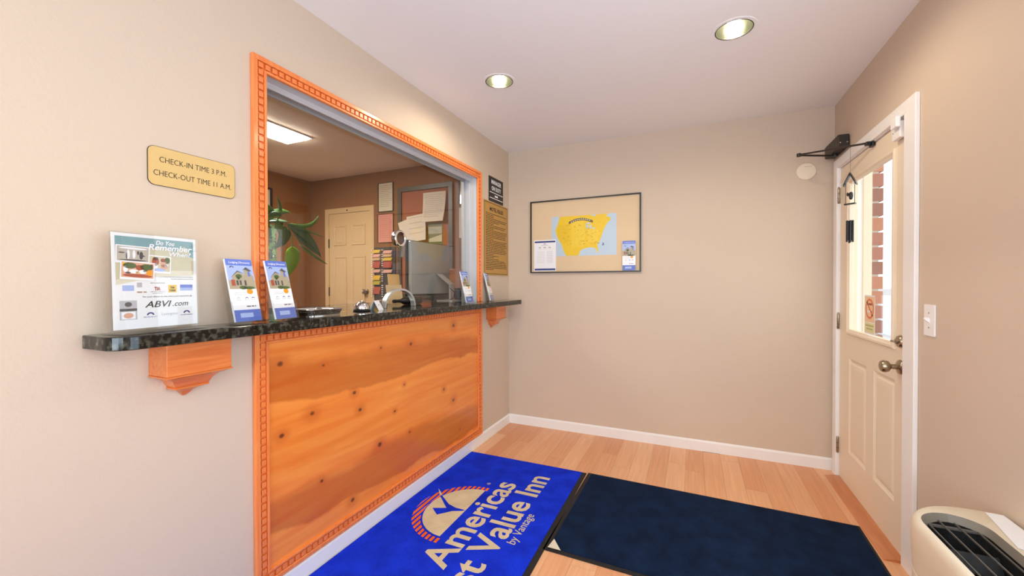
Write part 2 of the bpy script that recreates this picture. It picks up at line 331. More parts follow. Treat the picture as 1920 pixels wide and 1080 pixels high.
# office window
r = bpy.data.objects.new('window_4', None); C.objects.link(r); struct(r); r.location = (OX, (wy0+wy1)/2, wz0)
hw = (wy1-wy0)/2; hh = wz1-wz0
b = MB(); b.box(-.09, -.02, -hw, -hw+.03, 0, hh); b.box(-.09, -.02, hw-.03, hw, 0, hh); b.box(-.09, -.02, -hw, hw, 0, .03); b.box(-.09, -.02, -hw, hw, hh-.03, hh); b.build('window_frame', M_brown, r)
b = MB(); b.box(-.062, -.058, -hw+.03, hw-.03, .03, hh-.03); b.build('pane', M_glass, r)
# ---------------------------------------------------------------- dentil casing around the window, and the front panel
def band(b, y0, y1, z0, z1, a, c, th, bottom=True, x0=.0008):
    oy0, oy1, oz0, oz1 = y0+a, y1-a, z0+(a if bottom else 0), z1-a; iy0, iy1, iz0, iz1 = y0+c, y1-c, z0+(c if bottom else 0), z1-c
    b.prism([(oy0, oz0), (iy0, iz0), (iy0, iz1), (oy0, oz1)], x0, th, 0); b.prism([(oy1, oz0), (oy1, oz1), (iy1, iz1), (iy1, iz0)], x0, th, 0)
    b.prism([(oy0, oz1), (iy0, iz1), (iy1, iz1), (oy1, oz1)], x0, th, 0)
    if bottom: b.prism([(oy0, oz0), (oy1, oz0), (iy1, iz0), (iy0, iz0)], x0, th, 0)
def casing(root, y0, y1, z0, z1, bottom):
    oy, oz = (root.location.y, root.location.z); y0 -= oy; y1 -= oy; z0 -= oz; z1 -= oz
    b = MB(); band(b, y0, y1, z0, z1, 0, .020, .019, bottom); b.build('outer_moulding', M_oak, root, bevel=.0025)
    b = MB(); band(b, y0, y1, z0, z1, .020, .047, .006, bottom); b.build('dentil_backing', M_oak, root)
    b = MB(); band(b, y0, y1, z0, z1, .047, .058, .017, bottom); b.build('inner_bead', M_oak, root, bevel=.002)
    p = .0288
    hm = MB().box(.006, .0165, -.0095, .0095, -.0095, .0095).mesh('dentil'); hm.materials.append(M_oak)
    def put(y, z): o = obj('dentil', hm, root); o.location = (0, y, z)
    n = int((y1-y0-.08)/p); st = (y1-y0-.067)/n
    for k in range(n+1):
        y = y0+.0335+k*st; put(y, z1-.0335)
        if bottom: put(y, z0+.0335)
    n2 = int((z1-z0-.06)/p)
    for k in range(1, n2+1):
        z = z1-.0335-k*p
        if bottom and z < z0+.055: continue
        if not bottom and z < z0+.01: continue
        put(y0+.0335, z); put(y1-.0335, z)
tr = bpy.data.objects.new('trim_1', None); C.objects.link(tr); struct(tr); tr['label'] = 'orange dentil moulding around the reception window'
CY0, CY1, CZ1 = 1.0305, 2.886, 2.174
casing(tr, CY0, CY1, OZ0+.001, CZ1, False)
wp = thing('counter_front_panel', 'knotty orange wood panel in dentil frame below the black granite counter', 'wood panel', (0, 1.96, .086))
casing(wp, CY0, CY1, .086, 1.1055, True)
b = MB(); b.box(.001, .006, CY0+.057, CY1-.057, .143, 1.049); k = b.build('panel_board', M_panel, wp); k.location = (0, -1.96, -.086)
# white window liner and tracks
r = bpy.data.objects.new('window_1', None); C.objects.link(r); struct(r); r['label'] = 'reception window with white aluminium track and arched pass hole'
b = MB(); b.box(-T, -.001, OY0-.012, OY0, OZ0, OZ1+.012); b.box(-T, -.001, OY1, OY1+.012, OZ0, OZ1+.012); b.box(-T, -.001, OY0, OY1, OZ1, OZ1+.012); b.build('jamb_liner', M_alu, r)
b = MB()
for x in (-.056, -.112):
    b.box(x, x+.008, OY0, OY1, OZ1-.024, OZ1); b.box(x, x+.008, OY1-.020, OY1, OZ0, OZ1-.024); b.box(x, x+.008, OY0, OY0+.020, OZ0, OZ1-.024)
b.build('track', M_alu, r)
AY, AW, AH = 2.02, .145, .113
arch = [(AY+(AW-.012)*math.cos(PI*i/20), OZ0+(AH-.012)*math.sin(PI*i/20)) for i in range(21)]
b = MB(); b.prism([(OY0+.004, OZ0+.002)]+[(p[0], max(p[1], OZ0+.002)) for p in arch[::-1]]+[(OY1-.004, OZ0+.002), (OY1-.004, OZ1-.004), (OY0+.004, OZ1-.004)], -.103, -.097, 0)
b.build('pane', M_glass, r)
b = MB(); rings = []
for i in range(25):
    a = PI*i/24; ca, sa = math.cos(a), math.sin(a)
    rings.append([(-.116, AY+AW*ca, OZ0+.001+AH*sa), (-.086, AY+AW*ca, OZ0+.001+AH*sa), (-.086, AY+(AW-.012)*ca, OZ0+.001+(AH-.012)*sa), (-.116, AY+(AW-.012)*ca, OZ0+.001+(AH-.012)*sa)])
b.loft(rings); b.build('pass_hole_rim', mat('silver_plastic_rim', (196, 196, 192), .25, .5), r, smooth=True)
b = MB(); b.lathe([(.036, -.118), (.050, -.118), (.052, -.114), (.052, -.088), (.048, -.084), (.040, -.084), (.036, -.088), (.036, -.118)], 32, 0, (0, 2.02, 1.566), caps=False); sp = b.build('speaking_ring', M_chrome, r, smooth=True)
b = MB(); b.lathe([(.037, -.108), (.037, -.104)], 32, 0, (0, 2.02, 1.566)); b.build('speaking_disc', mat('dark_red_brown', (70, 34, 22), .5), sp)
b = MB(); b.tube([(-.125, 2.045, 1.612), (-.15, 2.09, 1.60), (-.16, 2.125, 1.565), (-.165, 2.14, 1.51), (-.17, 2.135, 1.46)], .011, 10); b.build('microphone_neck', M_grey, sp, smooth=True)
b = MB(); b.box(-.0968, -.096, OY0+.012, OY0+.055, 2.035, 2.062); b.build('sticker', M_trim, r)
# ---------------------------------------------------------------- granite counter and brackets
ZT, ZB, XF = 1.1436, 1.1056, .165
def counter():
    y0, y1 = .552, 3.365; rr = .055; n = 6
    fr = [(XF-rr+rr*math.sin(PI/2*i/n), y0+rr-rr*math.cos(PI/2*i/n)) for i in range(n+1)]+[(XF-.02+.02*math.cos(PI/2*i/n), y1-.02+.02*math.sin(PI/2*i/n)) for i in range(n+1)]
    poly = [(.0005, y0)]+fr+[(.0005, y1), (.0005, OY1-.001), (-T-.001, OY1-.001), (-T-.001, 3.27), (-.72, 3.27), (-.72, .95), (-T-.001, .95), (-T-.001, OY0+.001), (.0005, OY0+.001)]
    b = MB(); b.prism(poly, ZB, ZT, 2); o = b.build('granite_countertop', M_gran, None, bevel=.004)
    return tag(o, 'polished black speckled granite countertop running through the reception window', 'countertop')
counter()
b = MB(); b.box(-.70, -T-.005,   .97, 3.25, .0, ZB-.001); tag(b.build('reception_desk_base', M_cab), 'brown wooden desk base under the office side of the counter', 'desk')
def bracket(y0, y1, dx, label):
    r = thing('counter_bracket', label, 'bracket', (0, (y0+y1)/2, ZB), 'wooden brackets holding up the countertop'); hw = (y1-y0)/2
    b = MB(); b.box(.0005, dx, -hw, hw, -.105, -.0005); b.build('block', M_oakh, r, bevel=.002)
    b = MB(); prof = [(-.105, 1.0), (-.1065, 1.025), (-.110, 1.025), (-.1125, .95), (-.116, .86), (-.120, .76), (-.127, .66), (-.137, .585), (-.147, .54), (-.152, .50), (-.153, .53), (-.158, .52), (-.161, .42), (-.166, .29), (-.173, .19), (-.181, .13), (-.190, .05)]
    rings = [[(.0005, -hw*k, z), (dx*k, -hw*k, z), (dx*k, hw*k, z), (.0005, hw*k, z)] for z, k in prof]; b.loft(rings); b.build('crown_moulding', M_oakh, r); return r
bracket(.703, .893, .10, 'orange wooden bracket under the counter below the acrylic sign holder')
bracket(2.985, 3.16, .10, 'orange wooden bracket under the counter end near the back wall')
# ================================================================== WALL SIGNS
def plate(name, label, cat, M, w_, h_, r, m, th=.004, edge=None):
    t = thing(name, label, cat, M); b = MB(); b.prism(rrect(-w_/2, -h_/2, w_/2, h_/2, r), .0005, th, 2); b.build('plate', m, t)
    return t
t = plate('check_in_plaque', 'gold plaque with rounded corners giving check-in and check-out times', 'plaque', onleft(.837, 1.661), .262, .121, .018, M_gold)
b = MB(); b.prism(rrect(-.1325, -.062, .1325, .062, .019), .0002, .0030, 2); b.build('backing', mat('dark_brown_edge', (70, 50, 26), .5), t)
text('lettering', 'CHECK-IN TIME 3 P.M.', M_ink, t, .022, .0, .014, .0042, width=.203, height=.0175, align='CENTER', bold=-.0002)
text('lettering', 'CHECK-OUT TIME 11 A.M.', M_ink, t, .022, .0, -.030, .0042, width=.235, height=.0175, align='CENTER', bold=-.0002)
t = plate('manager_sign', 'small black sign with white manager on duty lettering', 'sign', onleft(3.172, 2.088), .272, .208, .002, mat('black_sign_plastic', (34, 32, 32), .45), .006)
text('lettering', 'MANAGER', M_white, t, .04, 0, .045, .0065, width=.19, height=.036, align='CENTER', bold=.0006)
text('lettering', 'ON DUTY', M_white, t, .04, 0, -.008, .0065, width=.18, height=.036, align='CENTER', bold=.0006)
b = MB()
for y in (-.028, -.075): b.box(-.125, .125, y-.003, y+.003, .006, .0064)
b.box(-.03, .03, -.06, -.045, .006, .0064); b.build('rule', M_white, t)
t = plate('motel_rules_plaque', 'tall brass plaque of motel rules beside the window frame', 'plaque', onleft(3.176, 1.668), .466, .618, .002, mat('aged_brass_plate', (196, 152, 78), .4, .2, var=.06, scale=25), .006)
b = MB()
for y0, y1, x0, x1 in ((.295, .299, -.224, .224), (-.299, -.295, -.224, .224)): b.box(x0, x1, y0, y1, .006, .0064)
for x in (-.224, .220): b.box(x, x+.004, -.295, .295, .006, .0064)
b.build('border_line', M_ink, t)
text('heading', 'MOTEL RULES', M_ink, t, .045, 0, .232, .0062, width=.26, height=.034, align='CENTER', bold=.001)
b = MB(); rnd = random.Random(3)
for k in range(34):
    z = .205-k*.0142; L = .40*rnd.choice((1, 1, .95, .9, .35, .6, 1)); x = -.2
    while x < -.2+L: q = rnd.uniform(.012, .04); b.box(x, min(x+q, -.2+L), z, z+.0055, .006, .0063); x += q+.006
b.build('fine_print', M_ink, t)
# ================================================================== PRINTS ON THE COUNTER
def pr(name, c, **k): return mat('print_'+name, c, .35, var=.03, scale=40, **k)
P_teal = pr('teal', (126, 168, 174)); P_sand = pr('sand', (208, 200, 168)); P_sand2 = pr('pale_sand', (228, 222, 200)); P_ph1 = pr('sepia', (196, 186, 172)); P_dk = pr('dark_grey', (84, 82, 84))
P_green = pr('green', (84, 104, 58)); P_red = pr('brick_red', (172, 84, 62)); P_skin = pr('peach', (222, 168, 140)); P_navy = pr('dark_blue', (44, 56, 128)); P_yel = pr('yellow', (240, 200, 48)); P_blue = pr('sky_blue', (96, 124, 214)); P_lblue = pr('pale_blue', (170, 190, 236))
P_tan = pr('tan_stone', (176, 164, 138)); P_roof = pr('slate_roof', (92, 92, 96)); P_or = pr('orange', (242, 158, 40)); P_grey = pr('light_grey', (190, 190, 196)); P_mid = pr('mid_blue', (92, 116, 196)); P_wh = pr('white', (246, 246, 250))
def lines(b, x0, x1, y, h, mi, z=.0005, right=False, rnd=random.Random(5)):
    x = x0
    while x < x1: q = rnd.uniform(h*1.2, h*4); b.rect(x, y, min(x+q, x1), y+h, z, mi); x += q+h*.7
def sun_logo(b, x, y, r, z, mi, m2):
    b.poly([(px, py, z) for px, py in ell(x, y, r, r*.85, 14, 0, PI)], mi); b.poly([(px, py, z+.0002) for px, py in ell(x, y, r*.55, r*.45, 10, 0, PI)], m2)
lean = math.radians(1.5)
MU = Matrix.Translation((.068, .700, ZT+.0006)) @ Matrix.Rotation(math.radians(6.5), 4, 'Z') @ frame((0, 0, 0), (0, 1, 0), (0, 0, 1))
MS = MU @ Matrix.Translation((0, .004, 0)) @ Matrix.Rotation(-lean, 4, 'X')
t = thing('acrylic_sign_holder', 'clear acrylic stand holding an advert sheet at the counter end', 'sign holder', MU)
for z0, z1, y0 in ((-.004, -.0015, .001), (.0015, .004, .010)):
    b = MB(); b.box(-.117, .117, y0, .286, z0, z1); o = b.build('sleeve_sheet', M_acr, t); o.matrix_local = Matrix.Translation((0, .004, 0)) @ Matrix.Rotation(-lean, 4, 'X')
b = MB(); b.box(-.117, .117, 0, .0025, -.045, .05); b.build('foot', M_acr, t)
t = thing('advert_sheet', 'printed Do You Remember When advert sheet in the acrylic stand', 'poster', MS)
b = MB(); b.box(-.113, .113, .008, .284, -.0008, .0005); b.build('paper', M_white, t)
b = MB(); mats = [P_teal, P_sand, P_sand2, P_ph1, P_dk, P_green, P_red, P_skin, P_navy, P_yel, P_blue, P_lblue, P_grey, P_wh, P_or]
Z0 = .0007
b.rect(-.105, .255, .105, .275, Z0, 0); b.poly([(-.105, .255, Z0), (.0, .255, Z0), (-.0, .245, Z0), (-.105, .248, Z0)], 0); b.poly([(.105, .255, Z0), (.0, .255, Z0), (.06, .236, Z0), (.105, .222, Z0)], 0)
b.poly([(-.105, .248, Z0), (0, .245, Z0), (0, .18, Z0), (-.105, .15, Z0)], 1); b.poly([(0, .255, Z0), (.06, .236, Z0), (.105, .222, Z0), (.105, .18, Z0), (0, .18, Z0)], 1); b.poly([(-.105, .15, Z0), (0, .18, Z0), (.105, .18, Z0), (.105, .165, Z0), (0, .16, Z0), (-.105, .135, Z0)], 2)
b.poly([(.05, .236, Z0+.0001), (.078, .258, Z0+.0001), (.098, .232, Z0+.0001)], 1)
def photo(c, w_, h_, rot, fill, blobs, z):
    ca, sa = math.cos(rot), math.sin(rot); Tm = lambda x, y, zz: (c[0]+x*ca-y*sa, c[1]+x*sa+y*ca, zz)
    b.add([Tm(-w_/2-.003, -h_/2-.006, z), Tm(w_/2+.003, -h_/2-.006, z), Tm(w_/2+.003, h_/2+.003, z), Tm(-w_/2-.003, h_/2+.003, z)], [(0, 1, 2, 3)], 13)
    b.add([Tm(-w_/2, -h_/2, z+.0001), Tm(w_/2, -h_/2, z+.0001), Tm(w_/2, h_/2, z+.0001), Tm(-w_/2, h_/2, z+.0001)], [(0, 1, 2, 3)], fill)
    for x, y, rx, ry, mi in blobs: b.add([Tm(px, py, z+.0002) for px, py in ell(x, y, rx, ry, 10)], [list(range(10))], mi)
photo((-.062, .225), .078, .042, -.03, 3, [(-.012, -.002, .004, .014, 13), (.002, -.001, .004, .013, 13), (.02, -.003, .005, .012, 4), (0, .016, .036, .003, 13), (0, -.018, .036, .002, 4), (.012, .004, .003, .006, 4), (-.028, .002, .008, .002, 4), (-.016, -.006, .002, .01, 4), (.024, -.004, .006, .002, 4)], .0010)
photo((.006, .199), .056, .044, -.05, 1, [(-.012, .006, .010, .013, 6), (-.015, -.008, .010, .010, 13), (.010, .002, .009, .012, 7), (.012, -.008, .011, .008, 7), (.018, -.004, .006, .005, 13), (-.012, .015, .008, .005, 4), (.008, .012, .007, .006, 6), (.0, -.018, .016, .005, 11), (.02, .012, .008, .010, 5)], .0014)
photo((-.052, .178), .080, .044, -.06, 7, [(-.02, .012, .017, .009, 5), (.022, .010, .017, .010, 5), (.0, -.016, .038, .005, 6), (-.01, -.004, .012, .006, 13), (.012, -.004, .010, .006, 13), (.03, -.006, .008, .010, 14), (-.03, .002, .006, .010, 13), (.004, .008, .010, .008, 6), (.0, -.006, .006, .003, 9), (.018, -.001, .005, .003, 4), (-.024, -.009, .007, .003, 4), (-.034, .014, .004, .006, 9), (.034, .016, .004, .004, 4)], .0018)
for k in range(4): lines(b, .055+(.025 if k == 0 else 0), .103, .217-k*.0065, .0022, 4)
for k in range(4): lines(b, .048-(.0, .02, .045, .012)[k], .103, .172-k*.0065, .0020, 4)
b.rect(-.09, .118, -.062, .134, Z0, 11); b.rect(-.055, .128, -.042, .142, Z0, 12); lines(b, -.055, -.03, .112, .004, 7); lines(b, -.02, .02, .140, .002, 4)
b.rect(.028, .112, .052, .135, Z0, 9); b.rect(.062, .126, .100, .136, Z0, 10); b.rect(.062, .117, .100, .126, Z0, 11); lines(b, -.02, .018, .114, .002, 12); lines(b, -.015, .012, .109, .002, 12)
b.rect(-.098, .035, -.056, .090, Z0, 12); b.poly([(px, py, Z0+.0001) for px, py in ell(-.077, .079, .009, .007, 12)], 4); b.rect(-.098, .060, -.056, .067, Z0+.0001, 4); b.rect(-.094, .037, -.060, .058, Z0+.0001, 13); b.poly([(px, py, Z0+.0002) for px, py in ell(-.077, .047, .012, .008, 12)], 7)
for x in (-.022, .080): sun_logo(b, x, .045, .010, Z0, 8, 13); lines(b, x-.018, x+.018, .038, .003, 11)
b.build('print', mats, t)
text('title_lettering', 'Do You', M_white, t, .02, .022, .2575, .0022, width=.052, height=.013, align='CENTER', bold=.0004, shear=.25)
text('title_lettering', 'Remember', M_white, t, .02, .038, .241, .0022, width=.124, height=.018, align='CENTER', bold=.0004, shear=.25)
text('title_lettering', 'When?', M_white, t, .02, .064, .2245, .0022, width=.064, height=.014, align='CENTER', bold=.0004, shear=.25)
text('small_lettering', 'For your chance to win, share your memories @', P_dk, t, .008, .028, .098, .0008, width=.138, height=.0055, align='CENTER', shear=.2)
text('web_lettering', 'ABVI', M_ink, t, .022, -.036, .068, .0008, width=.072, height=.019, bold=.0002, shear=.3)
text('web_lettering', '.com', M_ink, t, .022, .039, .069, .0008, width=.046, height=.011, bold=.0001, shear=.3)
text('logo_lettering', 'TIA', P_red, t, .012, -.002, .119, .0008, width=.016, height=.011, bold=.0006, align='CENTER')
text('logo_lettering', 'TIA', M_ink, t, .012, .040, .124, .0009, width=.013, height=.006, bold=.0004, align='CENTER')
text('logo_lettering', '1200', M_ink, t, .012, .040, .115, .0009, width=.016, height=.006, bold=.0004, align='CENTER')
text('logo_lettering', 'Lexington', P_grey, t, .012, .030, .042, .0008, width=.044, height=.011, align='CENTER')
# brochures
def brochure_print(t, w_=.098, h_=.228, z=.0006):
    mats = [P_blue, P_lblue, P_tan, P_roof, P_green, P_dk, P_wh, P_or, P_mid, P_navy, P_red, P_grey]; b = MB(); X = w_/2; k = w_/.098
    b.rect(-X, .205*h_/.228, X, h_, z, 0); b.rect(-X, .150*h_/.228, X, .205*h_/.228, z, 1); b.rect(-X, .118, X, .150*h_/.228, z, 2); b.rect(-X, 0, X, .118, z, 6); b.rect(-X, .0, X, .042, z+.0003, 8); b.rect(-X+.02, .014, X-.03, .03, z+.0006, 1)
    z1 = z+.0002
    b.poly([(-.035, .135, z1), (.046, .135, z1), (.046, .16, z1), (.03, .19, z1), (.012, .19, z1), (.012, .17, z1), (-.01, .182, z1), (-.035, .165, z1)], 2)
    b.poly([(.008, .188, z1+.0001), (.022, .200, z1+.0001), (.042, .186, z1+.0001), (.032, .183, z1+.0001), (.016, .19, z1+.0001)], 3); b.poly([(-.04, .160, z1+.0001), (-.012, .186, z1+.0001), (.012, .175, z1+.0001), (-.012, .181, z1+.0001)], 3)
    b.rect(.026, .165, .034, .183, z1+.0001, 0); b.rect(-.022, .132, -.014, .150, z1+.0001, 5); b.rect(-.010, .132, -.003, .150, z1+.0001, 5); b.rect(.008, .130, .015, .150, z1+.0001, 5); b.rect(-.04, .130, -.026, .152, z1+.0001, 10)
    for x, y, rx, ry in ((-.010, .165, .012, .008), (.0, .123, .014, .007), (.022, .122, .022, .006), (-.012, .158, .006, .006)): b.poly([(px, py, z1+.0002) for px, py in ell(x, y, rx, ry, 10)], 4)
    b.poly([(px, py, z1+.0002) for px, py in ell(.022, .108, .012, .010, 12)], 7)
    for x in (-.025, .006, .030): sun_logo(b, x, .083, .006, z1, 9 if x > 0 else 11, 6); lines(b, x-.009, x+.009, .077, .002, 11, z1)
    sun_logo(b, -.030, .196, .008, z1, 9, 1); lines(b, -.036, .01, .103, .0016, 11, z1); lines(b, -.036, .01, .097, .0016, 11, z1); lines(b, .0, .036, .052, .004, 5, z1)
    b.build('print', mats, t); text('title_lettering', 'Lodging Directory', M_white, t, .012, .002, .2125*h_/.228, z+.0004, width=.080, height=.010, align='CENTER', shear=.3)
def holder(x, y, rz, label_h, label_b, ln=14, n=4):
    a = math.radians(ln); M = Matrix.Translation((x, y, ZT+.001)) @ Matrix.Rotation(math.radians(rz), 4, 'Z') @ frame((0, 0, 0), (0, 1, 0), (0, 0, 1))
    t = thing('brochure_holder', label_h, 'brochure holder', M, 'acrylic brochure holders on the counter')
    ca, sa = math.cos(a), math.sin(a)
    def slab(b, x0, x1, y0, y1, z0, z1): 
        k = len(b.v); b.box(x0, x1, y0, y1, z0, z1)
        for i in range(k, len(b.v)): px, py, pz = b.v[i]; b.v[i] = (px, py*ca+pz*sa+.004, pz*ca-py*sa)
    b = MB(); slab(b, -.055, .055, .0, .19, -.024, -.022); b.build('back_panel', M_acr, t)
    b = MB(); slab(b, -.055, .055, .0, .062, .010, .012); b.build('front_lip', M_acr, t)
    for s in (-1, 1): b = MB(); slab(b, s*.055, s*.0532, .0, .075, -.022, .010); b.build('side_panel', M_acr, t)
    b = MB(); b.box(-.055, .055, 0, .002, -.045, .03); b.build('base', M_acr, t)
    Mb = M @ Matrix.Translation((0, .004, 0)) @ Matrix.Rotation(-a, 4, 'X')
    for i in range(n):
        lab = label_b if i == 0 else None; z = .004-i*.0018
        q = thing('brochure', label_b if i == 0 else label_b.replace('blue lodging brochure, front copy,', 'further brochure copy'), 'brochure', Mb @ Matrix.Translation((0, .004, z)), 'lodging brochures in the holders')
        bb = MB(); bb.box(-.050, .050, 0, .228-(i % 3)*.0008, -.0014, 0); bb.build('leaflet', M_white if i else P_wh, q)
        if i == 0: brochure_print(q)
    return t
holder(.106, .950, 4, 'acrylic brochure holder left of the window frame post', 'blue lodging brochure, front copy, in holder left of the window post')
holder(.118, 1.088, 8, 'acrylic brochure holder just right of the window frame post', 'blue lodging brochure, front copy, in holder right of the window post')
holder(.085, 2.57, 0, 'acrylic brochure holder at the far end of the glass', 'blue lodging brochure, front copy, in holder at the far end of the glass', n=4)
holder(.055, 2.99, 13, 'acrylic brochure holder turned sideways below the brass rules plaque', 'blue lodging brochure, front copy, in sideways holder by the rules plaque', n=6)
# bell, tent card, tray
t = thing('service_bell', 'chrome domed service bell on the granite counter', 'bell', (-.03, 1.635, ZT+.0005))
b = MB(); b.lathe([(.042, 0), (.044, .003), (.042, .007), (.030, .009)], 32); b.build('base', M_black, t, smooth=True)
b = MB(); b.lathe([(.040, .012)]+[(.040*math.cos(a), .014+.036*math.sin(a)) for a in [PI/2*i/8*.96 for i in range(9)]], 32); b.build('dome', M_chrome, t, smooth=True)
b = MB(); b.lathe([(.003, .0495), (.003, .0525), (.006, .053), (.006, .055), (.003, .0565)], 16); b.build('plunger', M_chrome, t, smooth=True)
t = thing('tent_card', 'small folded white tent card beside the bell', 'card', Matrix.Translation((-.015, 1.725, ZT+.0005)) @ Matrix.Rotation(math.radians(25), 4, 'Z'))
b = MB(); b.add([(.028, -.042, 0), (.028, .042, 0), (0, .042, .052), (0, -.042, .052), (-.028, -.042, 0), (-.028, .042, 0)], [(0, 1, 2, 3), (3, 2, 5, 4)]); o = b.build('card', M_white, t, fix=False)
m = o.modifiers.new('thickness', 'SOLIDIFY'); m.thickness = .0012
b = MB(); b.add([(.0149, -.012, .027), (.0149, .010, .027), (.0143, .008, .030), (.0143, -.012, .030)], [(0, 1, 2, 3)]); b.build('print', P_navy, t, fix=False)
t = thing('chrome_deal_tray', 'shallow chrome pass tray under the glass near the brochures', 'tray', (-.03, 1.345, ZT+.0005))
b = MB(); rg = []
for k, z in ((1, 0), (1.0, .006), (1.06, .016), (1.08, .026), (1.10, .027), (1.05, .024), (1.0, .015), (.95, .004)): rg.append([(x*k, y*k, z) for x, y in rrect(-.075, -.085, .075, .085, .02, 4)])
b.loft(rg); b.build('dish', M_chrome, t, smooth=True)
b = MB(); b.tube([(x*1.1, y*1.1, .027) for x, y in rrect(-.075, -.085, .075, .085, .02, 4)]+[(.055*1.1, -.085*1.1, .027)], .003, 8); b.build('rim', M_chrome, t, smooth=True)
# ================================================================== BACK WALL: framed map
FXa, FXb, FZa, FZb = .222, 1.176, 1.382, 2.020
t = thing('framed_map', 'thin black framed tan board with a yellow map of the United States', 'picture frame', onback(0, 0, D))
b = MB(); a, c = .006, .0
for x0, x1, z0, z1 in ((FXa, FXa+.009, FZa, FZb), (FXb-.009, FXb, FZa, FZb), (FXa+.009, FXb-.009, FZa, FZa+.009), (FXa+.009, FXb-.009, FZb-.009, FZb)):
    bb = MB(); bb.box(x0, x1, z0, z1, .001, .022); bb.build('frame_bar', M_black, t)
b = MB(); b.box(FXa+.009, FXb-.009, FZa+.009, FZb-.009, .001, .006); b.build('tan_board', mat('tan_mount_board', (226, 200, 162), .7, var=.02), t)
mapc = [(.418, 1.868), (.974, 1.874), (.982, 1.531), (.46, 1.525)]
b = MB(); Zm = .0066
b.poly([(x, z, Zm) for x, z in ((.42, 1.872), (.42, 1.526), (.982, 1.526), (.982, 1.872))], 0)
P_sea = pr('sea_blue', (190, 210, 226)); P_land = pr('map_yellow', (238, 200, 40)); P_land2 = pr('map_pale_yellow', (240, 206, 58)); P_land3 = pr('map_ochre', (234, 194, 34))
land = [(.494, 1.871), (.483, 1.83), (.454, 1.75), (.47, 1.691), (.512, 1.624), (.529, 1.57), (.553, 1.528), (.663, 1.528), (.673, 1.565), (.704, 1.585), (.745, 1.593), (.785, 1.595), (.813, 1.578), (.825, 1.548), (.834, 1.551), (.825, 1.595), (.825, 1.623), (.848, 1.657), (.864, 1.704), (.88, 1.75), (.915, 1.807), (.934, 1.817), (.926, 1.841), (.895, 1.851), (.915, 1.871), (.809, 1.871), (.801, 1.856), (.781, 1.855), (.777, 1.871)]
b.poly([(x, z, Zm+.0003) for x, z in land], 1)
for q, mi in (([(.60, 1.82), (.60, 1.60), (.70, 1.60), (.72, 1.70), (.70, 1.82)], 2), ([(.48, 1.80), (.47, 1.70), (.53, 1.63), (.58, 1.65), (.57, 1.80)], 3), ([(.74, 1.74), (.74, 1.64), (.82, 1.64), (.85, 1.72), (.80, 1.76)], 2)): b.poly([(x, z, Zm+.0005) for x, z in q], mi)
for cx, cz, rx, rz in ((.735, 1.775, .010, .022), (.765, 1.770, .010, .018), (.79, 1.755, .014, .006), (.745, 1.80, .02, .006)): b.poly([(x, z, Zm+.0007) for x, z in ell(cx, cz, rx, rz, 12)], 0)
rnd = random.Random(9)
for k in range(60):
    x = rnd.uniform(.49, .84); z = rnd.uniform(1.62, 1.80); L = rnd.uniform(.006, .02); b.rect(x, z, x+L, z+.0022, Zm+.0008, 4)
for k in range(12): x = rnd.choice((.48, .53, .58, .63, .68, .73, .78)); z = rnd.uniform(1.62, 1.80); b.rect(x, z, x+.0012, z+.05, Zm+.0007, 3)
# banner
up = [(.575+.21*i/12, 1.822+.028*math.sin(PI*i/12)) for i in range(13)]
b.poly([(x, z, Zm+.001) for x, z in up]+[(x, z-.021, Zm+.001) for x, z in up[::-1]], 5)
for k in range(1, 11): x, z = up[k]; b.rect(x, z-.014, x+.011, z-.007, Zm+.0012, 6)
b.poly([(.858, 1.618, Zm+.001), (.866, 1.606, Zm+.001), (.884, 1.632, Zm+.001), (.868, 1.612, Zm+.001)], 7); b.poly([(.866, 1.632, Zm+.001), (.872, 1.606, Zm+.001), (.878, 1.612, Zm+.001), (.872, 1.630, Zm+.001)], 7)
b.build('map_print', [P_sea, P_land, P_land2, P_land3, pr('map_ink', (150, 120, 40)), pr('banner_olive', (112, 96, 64)), P_sand2, P_navy], t, fix=False)
t2 = thing('notice_sheet', 'white notice sheet with blue bars on the lower left of the map', 'paper', onback(.355, 1.399, D-.008))
b = MB(); b.box(-.101, .104, 0, .276, 0, .0008); b.build('paper', M_white, t2)
b = MB(); b.rect(-.095, .252, .098, .266, .001, 0); b.rect(-.095, .006, .098, .022, .001, 0); sun_logo(b, 0, .236, .010, .001, 0, 1); lines(b, -.03, .03, .225, .005, 2, .001)
for x in (-.045, 0, .045): sun_logo(b, x, .205, .010, .001, 3, 1); lines(b, x-.013, x+.013, .194, .003, 2, .001)
for k in range(9): lines(b, -.075, .0, .17-k*.012, .002, 2, .001); lines(b, .02, .075, .17-k*.012, .003, 2, .001)
b.build('print', [P_navy, P_wh, P_grey, P_dk], t2)
t3 = thing('wall_brochure', 'lodging brochure stuck on the lower right of the map frame', 'brochure', onback(1.084, 1.394, D-.023))
b = MB(); b.box(-.052, .052, 0, .240, -.0, .0014); b.build('leaflet', M_white, t3); brochure_print(t3, .102, .240, .0016)
t = thing('wall_disc', 'round off-white plastic disc on the back wall near the door', 'wall disc', onback(2.281, 2.066))
b = MB(); b.lathe([(.060, .0005), (.060, .006), (.056, .011), (.04, .013), (.003, .0135)], 36); b.build('disc', M_door, t, smooth=True)
b = MB(); b.box(-.012, .032, .030, .033, .012, .0136); b.build('slot', mat('pale_groove', (196, 180, 160), .6), t)
